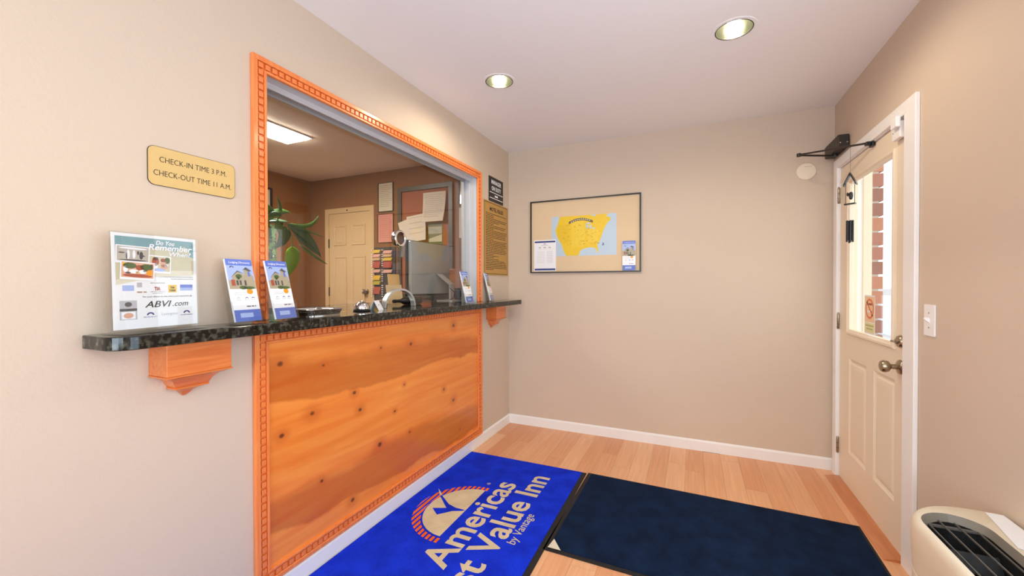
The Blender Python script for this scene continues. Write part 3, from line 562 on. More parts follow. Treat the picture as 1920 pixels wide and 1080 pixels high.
# ================================================================== FRONT DOOR (right wall)
dr = bpy.data.objects.new('door_1', None); C.objects.link(dr); struct(dr); dr.matrix_world = onright(DY1, 0, W+.004); dr['label'] = 'cream front door with glazed upper half and two raised panels'
dw = DY1-DY0; gx0, gx1, gz0, gz1 = DY1-3.146, DY1-2.556, 1.0, 1.90
pan = [(DY1-3.14, DY1-2.905, .25, .80), (DY1-2.765, DY1-2.553, .25, .80)]
b = MB(); d0 = -.045
b.box(0, gx0-.03, .012, DZ, d0, 0); b.box(gx1+.03, dw, .012, DZ, d0, 0); b.box(gx0-.03, gx1+.03, gz1+.03, DZ, d0, 0); b.box(gx0-.03, gx1+.03, .80+.02, gz0-.03, d0, 0); b.box(gx0-.03, gx1+.03, .012, .23, d0, 0)
p0, p1 = pan; b.box(p0[1]+.02, p1[0]-.02, .23, .82, d0, 0); b.box(gx0-.03, p0[0]-.02, .23, .82, d0, 0); b.box(p1[1]+.02, gx1+.03, .23, .82, d0, 0)
b.build('slab', M_door, dr)
def ringloft(b, x0, x1, z0, z1, prof):
    rings = [[(x0+a, z0+a, h), (x1-a, z0+a, h), (x1-a, z1-a, h), (x0+a, z1-a, h)] for a, h in prof]; b.loft(rings, False)
for x0, x1, z0, z1 in pan:
    b = MB(); ringloft(b, x0-.02, x1+.02, z0-.02, z1+.02, [(0, 0), (.006, -.004), (.016, -.009), (.024, -.009), (.034, -.003), (.05, -.001)]); x0 += .03; b.rect(x0, z0+.03, x1-.03, z1-.03, -.001); b.build('raised_panel', M_door, dr)
b = MB(); ringloft(b, gx0-.032, gx1+.032, gz0-.032, gz1+.032, [(0, -.001), (0, .008), (.006, .013), (.016, .013), (.026, .006), (.032, .004), (.034, -.012)]); b.build('glazing_frame', M_door, dr)
b = MB(); b.box(gx0-.02, gx1+.02, gz0-.02, gz1+.02, -.022, -.018); b.build('pane', M_glass, dr)
# hinges
for z in (1.86, 1.035, .215):
    b = MB(); b.lathe([(.006, z-.05), (.0075, z-.048), (.0075, z+.048), (.006, z+.052), (.004, z+.058)], 12, 1, (-.004, 0, .010)); h = b.build('hinge', M_nickel, dr, smooth=True)
    b = MB(); b.box(-.018, -.005, z-.045, z+.045, .0, .0035); b.build('hinge_leaf', M_nickel, h)
    for k in (-.017, .017): b = MB(); b.lathe([(.0079, z+k-.001), (.0079, z+k+.001)], 12, 1, (-.004, 0, .010)); b.build('knuckle_joint', M_black, h)
kz, kx = .892, dw-.062
b = MB(); b.lathe([(.034, 0), (.034, .003), (.030, .009), (.018, .013), (.012, .018), (.011, .036), (.016, .040), (.025, .046), (.0285, .056), (.0285, .064), (.024, .073), (.012, .078), (.001, .079)], 28, 2, (kx, kz, 0)); b.build('door_knob', M_nickel, dr, smooth=True)
b = MB(); b.lathe([(.030, 0), (.030, .004), (.025, .012), (.014, .014), (.012, .020), (.001, .021)], 28, 2, (kx, 1.012, 0)); k = b.build('deadbolt', M_nickel, dr, smooth=True)
b = MB(); b.box(kx-.018, kx+.018, 1.007, 1.017, .014, .034); b.build('thumb_turn', M_nickel, k, bevel=.003)
# casing and jamb
tr2 = bpy.data.objects.new('trim_2', None); C.objects.link(tr2); struct(tr2); tr2['label'] = 'white casing around the front door'
yo0, yo1, zo = 2.300, 3.402, 2.104
b = MB(); b.box(W-.004, W+.12, DY0-.028, DY0-.004, 0, DZ+.028); b.box(W-.004, W+.12, DY1+.004, DY1+.028, 0, DZ+.028); b.box(W-.004, W+.12, DY0-.004, DY1+.004, DZ+.005, DZ+.028); b.build('jamb', M_trim, tr2)
def cas(poly, name='casing_board'):
    b = MB(); b.prism(poly, W-.017, W-.0002, 0); b.build(name, M_trim, tr2, bevel=.003)
iy0, iy1, iz = DY0-.008, DY1+.008, DZ+.010
cas([(yo0, 0), (iy0, 0), (iy0, iz), (yo0, zo)]); cas([(yo1, 0), (yo1, zo), (iy1, iz), (iy1, 0)]); cas([(yo0, zo), (iy0, iz), (iy1, iz), (yo1, zo)])
b = MB(); b.prism([(W-.075, 0), (W+.02, 0), (W+.02, .014), (W-.03, .014), (W-.07, .005)], DY0-.0, DY1, 1); o = b.build('threshold', wood('dark_beech_threshold', (196, 118, 70), (214, 138, 86), (150, 80, 40), 1, 1.2)); struct(o)
# contact sensor
t = thing('door_sensor', 'white magnetic door contact sensor at the top corner of the door', 'sensor', onright(2.475, 2.0, W))
b = MB(); b.box(-.035, .045, -.045, .030, .001, .022); b.build('magnet_case', M_trim, t, bevel=.003)
b = MB(); b.box(.0, .058, .0, .048, .0225, .040); b.build('switch_case', M_trim, t, bevel=.003)
b = MB(); b.lathe([(.003, .0222), (.002, .0235)], 8, 2, (-.02, -.01, 0)); b.build('screw', M_black, t)
# door closer
t = thing('door_closer', 'dark bronze door closer with folding arm above the door hinge corner', 'door closer', onright(3.145, 2.17, W))
b = MB(); b.box(-.275, 0, -.040, .040, .004, .062); b.build('closer_body', M_darkmet, t, bevel=.006)
b = MB(); b.lathe([(.016, -.054), (.016, -.040)], 20, 1, (-.16, 0, .034)); b.build('pinion', M_black, t)
for z in (.015, .05): b = MB(); b.lathe([(.005, 0.0), (.004, .003)], 10, 0, (0.0, -.012, z)); b.build('screw', M_chrome, t)
el = (-.02, -.055, .26)
b = MB(); b.tube([(-.16, -.050, .034), (-.11, -.052, .12), (el[0]-.01, -.055, el[2])], .006, 10); b.build('main_arm', M_darkmet, t, smooth=True)
b = MB(); b.tube([el, (.345, -.128, .03)], .0055, 10); b.build('forearm', M_darkmet, t, smooth=True)
b = MB(); b.lathe([(.012, -.066), (.012, -.046)], 16, 1, (el[0]-.003, 0, el[2])); b.build('elbow_joint', M_darkmet, t, smooth=True)
b = MB(); b.box(.325, .375, -.150, -.115, -.002, .012); b.box(.335, .362, -.142, -.122, .012, .034); b.build('shoe_bracket', M_black, t, bevel=.003)
# wind chime hanging from the closer arm
CX, CYc, CZ = 2.352, 2.82, 2.083
t = thing('wind_chime', 'black birdhouse wind chime hanging from the door closer arm', 'wind chime', Matrix.Translation((CX, CYc, 1.66)) @ Matrix.Rotation(math.radians(-38), 4, 'Z') @ Matrix.Diagonal((.50, .55, 1, 1)))
z0 = -1.66
b = MB(); b.tube([(0, 0, CZ+z0), (0, 0, 1.893+z0)], .0012, 6); b.build('cord', M_black, t)
P = [(-.055, 1.845+z0-.012), (0, 1.893+z0), (.055, 1.845+z0-.012)]
b = MB()
for s in (-1, 1): b.prism([(0, P[1][1]+.004), (s*.060, P[0][1]), (s*.060, P[0][1]-.010), (0, P[1][1]-.008)], -.018, .018, 1)
b.build('roof', M_black, t)
b = MB(); b.box(-.050, .050, -.018, .018, 1.720+z0, 1.727+z0); b.build('floor_bar', M_black, t)
for s in (-1, 1): b = MB(); b.tube([(s*.042, 0, 1.724+z0), (s*.042, 0, 1.842+z0)], .0028, 8); b.build('post', M_black, t)
b = MB(); b.lathe([(.001, 1.745+z0), (.015, 1.752+z0), (.020, 1.768+z0), (.016, 1.785+z0), (.001, 1.79+z0)], 14, 2, (.008, 0, 0)); b.lathe([(.001, 1.766+z0), (.010, 1.772+z0), (.011, 1.782+z0), (.001, 1.79+z0)], 12, 2, (-.022, 0, 0)); b.tube([(.008, 0, 1.785+z0), (.008, 0, 1.86+z0)], .001, 6); b.build('bird', M_black, t, smooth=True)
for i in range(6):
    a = 2*PI*i/6; x, y = .028*math.cos(a), .022*math.sin(a); lb = (1.512, 1.520, 1.508, 1.515, 1.522, 1.510)[i]
    b = MB(); b.lathe([(.0085, lb+z0), (.0085, 1.632+z0)], 12, 2, (x, y, 0)); k = b.build('chime_tube', M_black, t, smooth=True)
    b = MB(); b.tube([(x, y, 1.632+z0), (x*.9, y*.7, 1.722+z0)], .0007, 5); b.build('string', mat('white_string', (220, 220, 220), .7), k)
# no smoking sticker on the glass
t = thing('no_smoking_sticker', 'peach no smoking sticker on the lower part of the door glass', 'sticker', onright(2.785, 1.115, W+.004-.0175))
b = MB(); b.rect(-.072, -.105, .072, .105, .0005, 0); b.rect(-.062, -.097, .062, -.045, .0007, 1); b.rect(-.062, -.04, .062, .097, .0007, 2)
ro = ell(0, .032, .055, .055, 28); ri = ell(0, .032, .043, .043, 28)
for i in range(28): j = (i+1) % 28; b.add([(*ro[i], .0009), (*ro[j], .0009), (*ri[j], .0009), (*ri[i], .0009)], [(0, 1, 2, 3)], 3)
b.poly([(-.042, .066, .0009), (-.034, .074, .0009), (.042, -.002, .0009), (.034, -.010, .0009)], 3); b.rect(-.03, .012, .022, .022, .0008, 4); b.rect(.022, .012, .032, .022, .0008, 5)
lines(b, -.05, .05, -.062, .006, 6, .0009); lines(b, -.04, .04, -.08, .006, 6, .0009)
b.build('print', [P_wh, pr('pale_lime', (226, 226, 160)), pr('peach_ground', (246, 206, 158)), pr('sign_red', (226, 112, 72)), P_wh, P_dk, pr('olive_text', (150, 150, 90))], t, fix=False)
text('lettering', 'NO SMOKING', P_red, t, .02, 0, .052, .0012, width=.066, height=.012, align='CENTER', bold=.0006)
# light switch
t = thing('light_switch', 'white toggle light switch plate beside the front door', 'light switch', onright(2.205, 1.133, W))
b = MB(); b.prism(rrect(-.040, -.064, .040, .064, .003, 3), .0005, .006, 2); b.build('plate', M_trim, t, bevel=.0015)
b = MB(); b.add([(-.005, -.010, .006), (.005, -.010, .006), (.005, .010, .006), (-.005, .010, .006), (-.004, .004, .022), (.004, .004, .022), (.004, .012, .020), (-.004, .012, .020)], [(0, 1, 5, 4), (1, 2, 6, 5), (2, 3, 7, 6), (3, 0, 4, 7), (4, 5, 6, 7)]); b.build('toggle', M_trim, t)
for y in (-.030, .030): b = MB(); b.lathe([(.0032, .006), (.0026, .0075)], 10, 2, (0, y, 0)); b.build('screw', M_grey, t)
# ================================================================== MATS
MT = .007
t = thing('logo_mat', 'royal blue entrance mat with Americas Best Value Inn logo', 'floor mat', Matrix.Translation((.455, 1.2, 0)))
Bx0, Bx1, By0, By1 = .016-.455, .905-.455, -.35-1.2, 2.712-1.2
b = MB(); b.box(Bx0, Bx1, By0, By1, .0005, .004); b.build('rubber_backing', M_rub, t)
b = MB(); b.box(Bx0+.004, Bx1-.030, By0+.03, By1-.004, .004, MT); pl = b.build('pile', M_blue, t)
lg = bpy.data.objects.new('logo', None); 
Mf = flat(-.455, -1.2, MT)  # local 2D: x -> +Y world, y -> -X world
def P2(x, y, z=.0004): return (x-.455, y-1.2, MT+z)      # world floor coords (X,Y)
sc, Ro, Ho, Ri, Hi, xb = 1.967, .292, .282, .249, .224, .388
b = MB(); b.poly([P2(xb-Hi*math.sin(a), sc+.008+Ri*math.cos(a), .0006) for a in [PI*i/40 for i in range(41)]]); b.build('logo_sun', M_cream, t, fix=False)
b = MB(); k = 0; h = -.012
while h < Ho:
    h1 = min(h+.0165, Ho-.0005); so = lambda q: Ro*math.sqrt(max(0, 1-(max(q, 0)/Ho)**2)); si = lambda q: (Ri+.006)*math.sqrt(max(0, 1-(max(q, 0)/(Hi+.006))**2)) if q < Hi+.006 else 0
    for s in (-1, 1):
        b.add([P2(xb-h, sc+s*si(h)), P2(xb-h, sc+s*so(h)), P2(xb-h1, sc+s*so(h1)), P2(xb-h1, sc+s*si(h1))], [(0, 1, 2, 3)])
    h += .0285
b.build('logo_rays', M_orange, t, fix=False)
bird = [(.386, 1.985), (.372, 1.971), (.322, 1.947), (.264, 1.883), (.202, 1.93), (.275, 1.962), (.164, 2.062), (.17, 2.072), (.266, 2.002), (.322, 1.985)]
b = MB(); b.poly([P2(x, y, .0010) for x, y in bird]); b.build('logo_bird', M_blue, t, fix=False)
b = MB(); b.poly([P2(x, y, .0012) for x, y in [(.165, 2.06), (.108, 2.13), (.135, 2.108), (.174, 2.074)]]); b.build('logo_wing_tip', M_cream, t, fix=False)
def mtext(body, X, Y0, Y1, cap, bold, m=M_cream, shear=0):
    o = text('logo_lettering', body, m, t, .15, 0, 0, 0, width=Y1-Y0, height=None, bold=bold, shear=shear, depth=.0004)
    ys = [v.co.y for v in o.data.vertices]; top = max(ys); k = cap/top
    for v in o.data.vertices: v.co.y *= k
    o.matrix_local = Matrix.Translation((X-.455, Y0-1.2, MT+.0002)) @ Matrix(((0, -1, 0, 0), (1, 0, 0, 0), (0, 0, 1, 0), (0, 0, 0, 1))); return o
mtext('Americas', .537, 1.528, 2.372, .145, .0028); mtext('Best Value Inn', .703, 1.245, 2.536, .142, .0028); mtext('by Vantage', .762, 1.815, 2.095, .046, .0005, shear=.1)
b = MB(); ro = ell(.368, 2.311, .012, .012, 14); ri = ell(.368, 2.311, .009, .009, 14)
for i in range(14): j = (i+1) % 14; b.add([P2(*ro[i]), P2(*ro[j]), P2(*ri[j]), P2(*ri[i])], [(0, 1, 2, 3)])
b.build('logo_registered_mark', M_cream, t, fix=False); mtext('R', .374, 2.306, 2.316, .011, 0)
t = thing('navy_mat', 'plain dark navy mat with black rubber edge before the door', 'floor mat', Matrix.Translation((1.63, 2.27, 0)) @ Matrix.Rotation(math.radians(-1.2), 4, 'Z'))
b = MB(); b.box(-.725, .725, -.437, .437, .0005, .004); b.build('rubber_backing', M_rub, t)
b = MB(); b.box(-.700, .712, -.412, .425, .004, MT); b.build('pile', M_navy, t)
b = MB(); b.add([(-.706, -.419, MT+.0006), (-.640, -.417, MT+.0006), (-.698, -.345, MT+.0006)], [(0, 1, 2)]); b.build('white_corner_tag', P_sand2, t, fix=False)
# ================================================================== AIR CONDITIONER
AZ = .572; ax0, ax1, ay0, ay1 = 2.162, W-.014, .62, 1.765
t = thing('air_conditioner', 'beige wall air conditioner with black slotted top grille', 'air conditioner', (W, 1.19, 0))
def ring(x0, x1, y0, y1, rad, z, n=10): return [(x-W, y-1.19, z) for x, y in rrect(x0, y0, x1, y1, [.01, .02, rad, rad], n)]
M_ac = mat('beige_ac_plastic', (222, 208, 184), .45, var=.02); 
b = MB(); rg = [ring(ax0+.012, ax1, ay0, ay1-.012, .17, .06)]
for z in (.18, .24, .30, .36, .42): rg += [ring(ax0+.004, ax1, ay0, ay1-.004, .18, z-.006), ring(ax0+.010, ax1, ay0, ay1-.010, .175, z-.004), ring(ax0+.010, ax1, ay0, ay1-.010, .175, z+.002), ring(ax0+.004, ax1, ay0, ay1-.004, .18, z+.004)]
rg += [ring(ax0, ax1, ay0, ay1, .185, .50), ring(ax0, ax1, ay0, ay1, .185, AZ-.022), ring(ax0+.003, ax1, ay0, ay1-.003, .182, AZ-.010), ring(ax0+.010, ax1, ay0, ay1-.010, .176, AZ-.002), ring(ax0+.016, ax1, ay0, ay1-.016, .17, AZ)]
sx0, sx1, sy0, sy1 = ax0+.024, 2.348, ay0+.06, ay1-.075
def sring(d, z): return [(x-W, y-1.19, z) for x, y in rrect(sx0+d, sy0+d, sx1-d, sy1-d, [.03, .03+.045, .095, .04], 10)]
rg += [sring(0, AZ-.001)]
b.loft(rg, False); b.build('housing', M_ac, t, smooth=True)
b = MB(); b.loft([sring(0, AZ-.001), sring(.004, AZ-.010), sring(.010, AZ-.022)], False); b.build('grille_bezel', mat('grey_brown_bezel', (120, 112, 100), .5), t, smooth=True)
b = MB(); b.loft([sring(.010, AZ-.022), sring(.012, AZ-.10)], False); r_ = sring(.012, AZ-.10); b.add(r_, [list(range(len(r_)))]); b.build('grille_well', mat('black_well', (14, 14, 14), .7), t)
nb = 4
for i in range(nb):
    x = sx0+.026+(sx1-sx0-.052)*i/(nb-1)
    yend = sy1-.02-(.035 if i in (0, nb-1) else .0)
    b = MB(); b.box(x-.0016-W, x+.0016-W, sy0+.02-1.19, yend-1.19, AZ-.020, AZ-.016); b.build('grille_bar', mat('dark_grey_bar', (92, 88, 82), .45), t)
for y in (sy1-.045, sy1-.34, sy1-.60, sy1-.80): b = MB(); b.box(sx0+.012-W, sx1-.012-W, y-.004-1.19, y+.004-1.19, AZ-.027, AZ-.021); b.build('grille_cross_bar', mat('dark_grey_bar', (92, 88, 82), .45), t)
for i in range(1, 8): b = MB(); y = sy1-.12*i; b.add([(sx0+.016-W, y-1.19, AZ-.05), (sx1-.016-W, y-1.19, AZ-.05), (sx1-.016-W, y-.03-1.19, AZ-.09), (sx0+.016-W, y-.03-1.19, AZ-.09), (sx0+.016-W, y-.003-1.19, AZ-.05), (sx1-.016-W, y-.003-1.19, AZ-.05), (sx1-.016-W, y-.033-1.19, AZ-.09), (sx0+.016-W, y-.033-1.19, AZ-.09)], [(0, 1, 2, 3), (7, 6, 5, 4), (0, 3, 7, 4), (1, 5, 6, 2), (0, 4, 5, 1), (3, 2, 6, 7)]); b.build('air_vane', mat('black_vane', (16, 16, 16), .6), t)
b = MB(); b.box(ax0+.05-W, ax1-W, ay0+.05-1.19, ay1-.06-1.19, 0, .06); b.build('plinth', M_grey, t)
b = MB(); b.prism([(0.012, 0), (.052, 0), (.052, -.24), (-.02, -.20)], 0, .0008, 2); o = b.build('paper_sheet', M_white); o.location = (W-.068, 1.742, AZ+.0006); tag(o, 'white paper sheet lying on top of the air conditioner by the wall', 'paper')
# ================================================================== DOWNLIGHTS
M_refl = mat('downlight_reflector', (168, 168, 148), .22, .9, var=.05); M_bulb = mat('lit_bulb', (255, 250, 236), .5, var=0, emit=22)
NAMES = ['round recessed downlight nearer the reception window', 'round recessed downlight nearer the front door', 'round recessed downlight behind the viewer by the left wall', 'round recessed downlight behind the viewer by the right wall']
for (x, y), nm in zip(LIGHTS, NAMES):
    t = thing('recessed_downlight', nm, 'ceiling light', (x, y, H), 'recessed downlights in the lobby ceiling')
    b = MB(); b.lathe([(.0828, .0), (.0828, -.002), (.098, -.002), (.0985, .0)], 40, caps=False); b.build('trim_ring', M_ceil, t, smooth=True)
    b = MB(); b.lathe([(.0826, -.0025), (.0826, .006), (.0785, .006), (.0785, -.0025), (.0826, -.0025)], 40, caps=False); b.build('dark_rim', M_darkmet, t, smooth=True)
    b = MB(); b.lathe([(.0785, .001), (.074, .03), (.066, .075), (.058, .12), (.001, .125)], 40, caps=False); b.build('reflector', M_refl, t, smooth=True)
    b = MB(); b.lathe([(.001, .024), (.014, .026), (.025, .033), (.031, .045), (.029, .058), (.022, .08), (.016, .1), (.015, .119)], 28); b.build('bulb', M_bulb, t, smooth=True)
    l = bpy.data.lights.new('downlight_lamp', 'SPOT'); l.energy = DOWN_W; l.color = (1, .86, .64); l.spot_size = math.radians(172); l.spot_blend = .5; l.shadow_soft_size = .04
    o = bpy.data.objects.new('downlight_lamp', l); C.objects.link(o); o.parent = t; o.location = (0, 0, -.006)
# ================================================================== OFFICE
t = thing('fluorescent_light', 'long white fluorescent panel on the office ceiling', 'ceiling light', (-1.455, 1.78, H))
b = MB(); b.box(-.145, .145, -.64, .64, -.010, -.001); b.build('housing', M_trim, t)
b = MB(); b.box(-.130, .130, -.62, .62, -.020, -.0105); b.build('diffuser', mat('lit_diffuser', (255, 252, 244), .5, var=0, emit=50), t)
# door
t = bpy.data.objects.new('door_2', None); C.objects.link(t); struct(t); t.matrix_world = onback(-2.31, 0); t['label'] = 'tan six panel door on the office back wall'
b = MB()
for q in ([(0, 0), (.055, 0), (.055, 2.085), (0, 2.142)], [(.721, 0), (.721, 2.142), (.666, 2.085), (.666, 0)], [(0, 2.142), (.055, 2.085), (.666, 2.085), (.721, 2.142)]): b.prism(q, .001, .02, 2)
b.build('door_casing', M_odoor, t)
b = MB(); b.box(.058, .663, .01, 2.082, .001, .010); b.build('slab', M_odoor, t)
for x0, x1 in ((.125, .320), (.400, .595)):
    for z0, z1 in ((1.72, 1.95), (.95, 1.60), (.2, .82)): b = MB(); ringloft(b, x0, x1, z0, z1, [(0, .0102), (.004, .018), (.016, .018), (.024, .0115), (.04, .016)]); b.rect(x0+.04, z0+.04, x1-.04, z1-.04, .016); b.build('raised_panel', M_odoor, t)
for z in (1.75, 1.2): b = MB(); b.lathe([(.007, z-.05), (.007, z+.05)], 10, 1, (.056, 0, .016)); b.build('hinge', M_darkmet, t)
b = MB(); b.lathe([(.03, .01), (.03, .014), (.012, .02), (.012, .04), (.026, .05), (.028, .06), (.018, .072), (.001, .074)], 20, 2, (.612, 1.205, 0)); b.build('door_knob', M_nickel, t, smooth=True)
b = MB(); b.lathe([(.008, .0205), (.006, .028)], 10, 2, (.34, 2.112, 0)); b.build('coat_hook', M_black, t)
def sheet(name, label, cat, x0, x1, z0, z1, m, y=.004, rot=0, n=10, mi=P_grey, fr=None, curl=0):
    t = thing(name, label, cat, onback((x0+x1)/2, (z0+z1)/2, D-y-(.016 if 'pinned' in name else 0)) @ Matrix.Rotation(rot, 4, 'Z')); w_, h_ = (x1-x0)/2, (z1-z0)/2
    b = MB(); k = 7; rg = [[(-w_*(1-curl*.12*i/k*(i/k)), h_-2*h_*i/k, curl*.05*(i/k)**2), (w_*(1-curl*.12*i/k*(i/k)), h_-2*h_*i/k, curl*.05*(i/k)**2)] for i in range(k+1)]
    b.loft(rg, False, 0, False); o = b.build('paper', m, t, fix=False); mod = o.modifiers.new('thickness', 'SOLIDIFY'); mod.thickness = .0012; mod.offset = 0
    if n:
        b = MB()
        for i in range(n): lines(b, -w_*.8, w_*.8*random.choice((1, .9, .6)), h_*.8-1.6*h_*i/n, h_*.04, 0, .0012+curl*.05*((.1+.8*i/n))**2+curl*.002)
        b.build('print', mi, t, fix=False)
    if fr:
        b = MB()
        for q in ((-w_-.004, -w_, -h_-.004, h_+.004), (w_, w_+.004, -h_-.004, h_+.004), (-w_, w_, -h_-.004, -h_), (-w_, w_, h_, h_+.004)): b.box(q[0], q[1], q[2], q[3], -.003, .010)
        b.build('frame_edge', fr, t)
    return t
M_cert = mat('cream_certificate', (222, 206, 176), .5); M_pink = mat('pink_paper', (226, 150, 128), .6); M_pap = mat('warm_paper', (228, 208, 184), .6)
sheet('framed_certificate', 'framed cream certificate on the brown wall beside the office door', 'certificate', -1.53, -1.337, 2.062, 2.362, M_cert, .006, n=12, mi=pr('tan_ink', (176, 158, 130)), fr=M_black)
sheet('pink_notice', 'pink notice sheet below the cream certificate', 'paper', -1.54, -1.337, 1.732, 2.032, M_pink, .004, n=12, mi=pr('rose_ink', (204, 124, 104)), fr=mat('dark_red_edge', (110, 60, 44), .5))
t = thing('bulletin_board', 'large dark framed reddish cork bulletin board behind the glass', 'bulletin board', onback(-.93, 1.14, D))
b = MB(); b.box(-.30, .30, .04, 1.10, .001, .008); b.build('cork', mat('red_brown_cork', (168, 92, 56), .8, var=.08, scale=30), t)
M_olive = mat('dark_olive_frame', (84, 74, 56), .4)
for q in ([(-.335, 0), (-.29, .045), (-.29, 1.105), (-.335, 1.15)], [(.335, 0), (.335, 1.15), (.29, 1.105), (.29, .045)], [(-.335, 1.15), (-.29, 1.105), (.29, 1.105), (.335, 1.15)], [(-.335, 0), (.335, 0), (.29, .045), (-.29, .045)]): b = MB(); b.prism(q, .001, .025, 2); b.build('frame_bar', M_olive, t)
sheet('pinned_list', 'tall curling typed list pinned at the top right of the bulletin board', 'paper', -.935, -.665, 1.905, 2.205, M_pap, .014, n=12, mi=pr('pale_ink', (190, 170, 150)), curl=.8)
sheet('pinned_letter', 'letter with a small emblem pinned left on the bulletin board', 'paper', -1.13, -.90, 1.72, 1.99, M_pap, .016, rot=.10, n=4, mi=pr('pale_ink2', (200, 172, 130)), curl=.4)
sheet('pinned_page', 'tilted blank page pinned at the left edge of the bulletin board', 'paper', -1.23, -1.05, 1.74, 1.95, M_pap, .012, rot=.28, n=0, curl=.2)
t = sheet('landscape_photo', 'small dark landscape photo on the lower bulletin board', 'photo', -.89, -.72, 1.62, 1.90, pr('hazy_grey_green', (120, 122, 96)), .011, n=0)
b = MB(); b.rect(-.08, .03, .08, .10, .001, 0); b.poly([(-.08, -.02, .0012), (.08, .02, .0012), (.08, -.05, .0012), (-.08, -.05, .0012)], 1); b.rect(-.08, -.13, .08, -.05, .001, 2); b.build('print', [pr('cloud_grey', (176, 172, 160)), P_sand, P_green], t, fix=False)
sheet('framed_picture', 'glossy tan picture in a dark frame right of the bulletin board', 'picture frame', -.525, -.30, 2.065, 2.33, mat('tan_print', (188, 160, 112), .12, coat=1), .006, n=0, fr=M_olive)
sheet('wall_list', 'narrow white list hanging below the tan picture', 'paper', -.53, -.33, 1.735, 2.03, M_pap, .004, n=12, mi=pr('pale_ink', (190, 170, 150)))
# picture on the office left wall
t = thing('office_picture', 'dark framed picture high on the office left wall above the window', 'picture frame', onleft(2.76, 2.15, OX)); b = MB(); b.box(-.17, .17, -.14, .14, .001, .006); b.build('picture', M_cert, t)
for q in ((-.19, -.17, -.16, .16), (.17, .19, -.16, .16), (-.17, .17, -.16, -.14), (-.17, .17, .14, .16)): b = MB(); b.box(*q, .001, .02); b.build('frame_bar', M_black, t)
# card rack
t = thing('card_rack', 'black wall rack with two columns of card slots beside the office door', 'card rack', onback(-1.47, 1.12, D))
b = MB(); b.box(-.155, .165, 0, .56, .001, .012); b.build('back_board', mat('charcoal_board', (64, 60, 56), .6), t)
for cx in (-.115, .025):
    for s in range(22):
        z = .03+s*.0235
        if (s % 7) == 6: continue
        b = MB(); b.box(cx-.028, cx-.012, z, z+.010, .012, .034); b.build('slot_tab', M_trim, t)
cols = {'yellow': (236, 196, 74), 'tan': (226, 184, 132), 'red': (186, 84, 66), 'pink': (232, 176, 156), 'gold': (232, 184, 40), 'olive': (196, 176, 50)}
lay = [(0, .50, 'yellow'), (0, .455, 'pink'), (0, .42, 'tan'), (0, .34, 'red'), (0, .29, 'pink'), (0, .21, 'gold'), (0, .16, 'olive'), (0, .06, 'red'), (1, .49, 'pink'), (1, .455, 'tan'), (1, .415, 'yellow'), (1, .34, 'red'), (1, .285, 'pink')]
hts = {'red': .075, 'gold': .05, 'olive': .045}; zpos = {.50: 'top', .455: 'second', .42: 'third', .34: 'middle', .29: 'lower', .21: 'low', .16: 'next to lowest', .06: 'lowest', .49: 'top', .415: 'third', .285: 'lowest'}
for c, z, k in lay:
    cx = -.115 if c == 0 else .025; h_ = hts.get(k, .034)
    q = thing('card_stack', '%s card stack in the %s slot of the %s rack column' % (k, zpos[z], 'left' if c == 0 else 'right'), 'cards', onback(-1.47+cx, 1.12+z, D-.013), 'card stacks in the wall rack')
    for i in range(3): b = MB(); hh_ = h_*(1-.28*i); b.box(-.010, .085 if c == 0 else .105, 0, hh_, .001+i*.008, .007+i*.008); b.build('card', mat('card_'+k, cols[k], .6), q)
# monitor
t = thing('computer_monitor', 'silver backed computer monitor with black edge behind the glass', 'monitor', Matrix.Translation((-.40, 2.76, ZT)) @ Matrix.Rotation(math.radians(-2), 4, 'Z'))
b = MB(); b.box(-.006, .022, -.255, .255, .062, .47); b.build('back_shell', mat('silver_shell', (178, 178, 174), .35, .35), t, bevel=.006)
b = MB(); b.box(-.026, -.0065, -.265, .265, .050, .478); b.build('bezel', M_black, t, bevel=.004)
b = MB(); b.box(-.028, -.0262, -.245, .245, .075, .458); b.build('screen', mat('dark_screen', (12, 12, 14), .1), t)
b = MB(); b.add([(.023, .05, .225), (.023, .13, .225), (.034, .13, .225), (.034, .05, .225), (.085, .15, .135), (.085, .23, .135), (.10, .23, .130), (.10, .15, .130)], [(0, 1, 5, 4), (1, 2, 6, 5), (2, 3, 7, 6), (3, 0, 4, 7)]); b.box(.080, .096, .16, .22, .008, .145); b.build('stand_arm', mat('silver_stand', (214, 214, 210), .35, .2), t)
b = MB(); b.prism(rrect(.0, .08, .16, .28, .03), .0005, .008, 2); b.build('stand_foot', mat('silver_stand', (214, 214, 210), .35, .2), t)
b = MB(); b.tube([(.10, .14, .11), (.13, .17, .07), (.10, .21, .05), (.13, .16, .025), (.10, .14, .01)], .003, 6); b.tube([(.10, .23, .10), (.13, .30, .085), (.10, .37, .08)], .0025, 6); b.build('cable', M_black, t)
t = thing('printer', 'black printer on the office counter beyond the monitor', 'printer', (-.45, 3.13, ZT+.0005)); b = MB(); b.box(-.15, .10, -.07, .13, 0, .085); b.build('body', M_black, t, bevel=.008); b = MB(); b.box(-.12, .07, -.07, .11, .0855, .105); b.build('lid', mat('charcoal_plastic', (50, 50, 52), .4), t, bevel=.006)
b = MB(); b.box(.1005, .14, -.05, .09, .015, .022); b.build('paper_tray', M_grey, t)
t = thing('wood_cabinet', 'brown wooden cabinet against the back wall behind the printer', 'cabinet', (-.50, D-.14, 0)); b = MB(); b.box(-.09, .30, -.008, .135, 0, 1.40); b.build('body', M_cab, t); b = MB(); b.box(-.093, .315, -.012, .135, 1.4005, 1.43); b.build('top', M_cab, t)
for s in (0, 1): b = MB(); b.box(-.085+s*.195, .10+s*.195, -.020, -.0085, .05, 1.36); d = b.build('door', M_cab, t); b = MB(); b.lathe([(.010, -.032), (.012, -.028), (.006, -.0205)], 12, 1, (.03+s*.05, 0, .9)); b.build('knob', M_nickel, d)
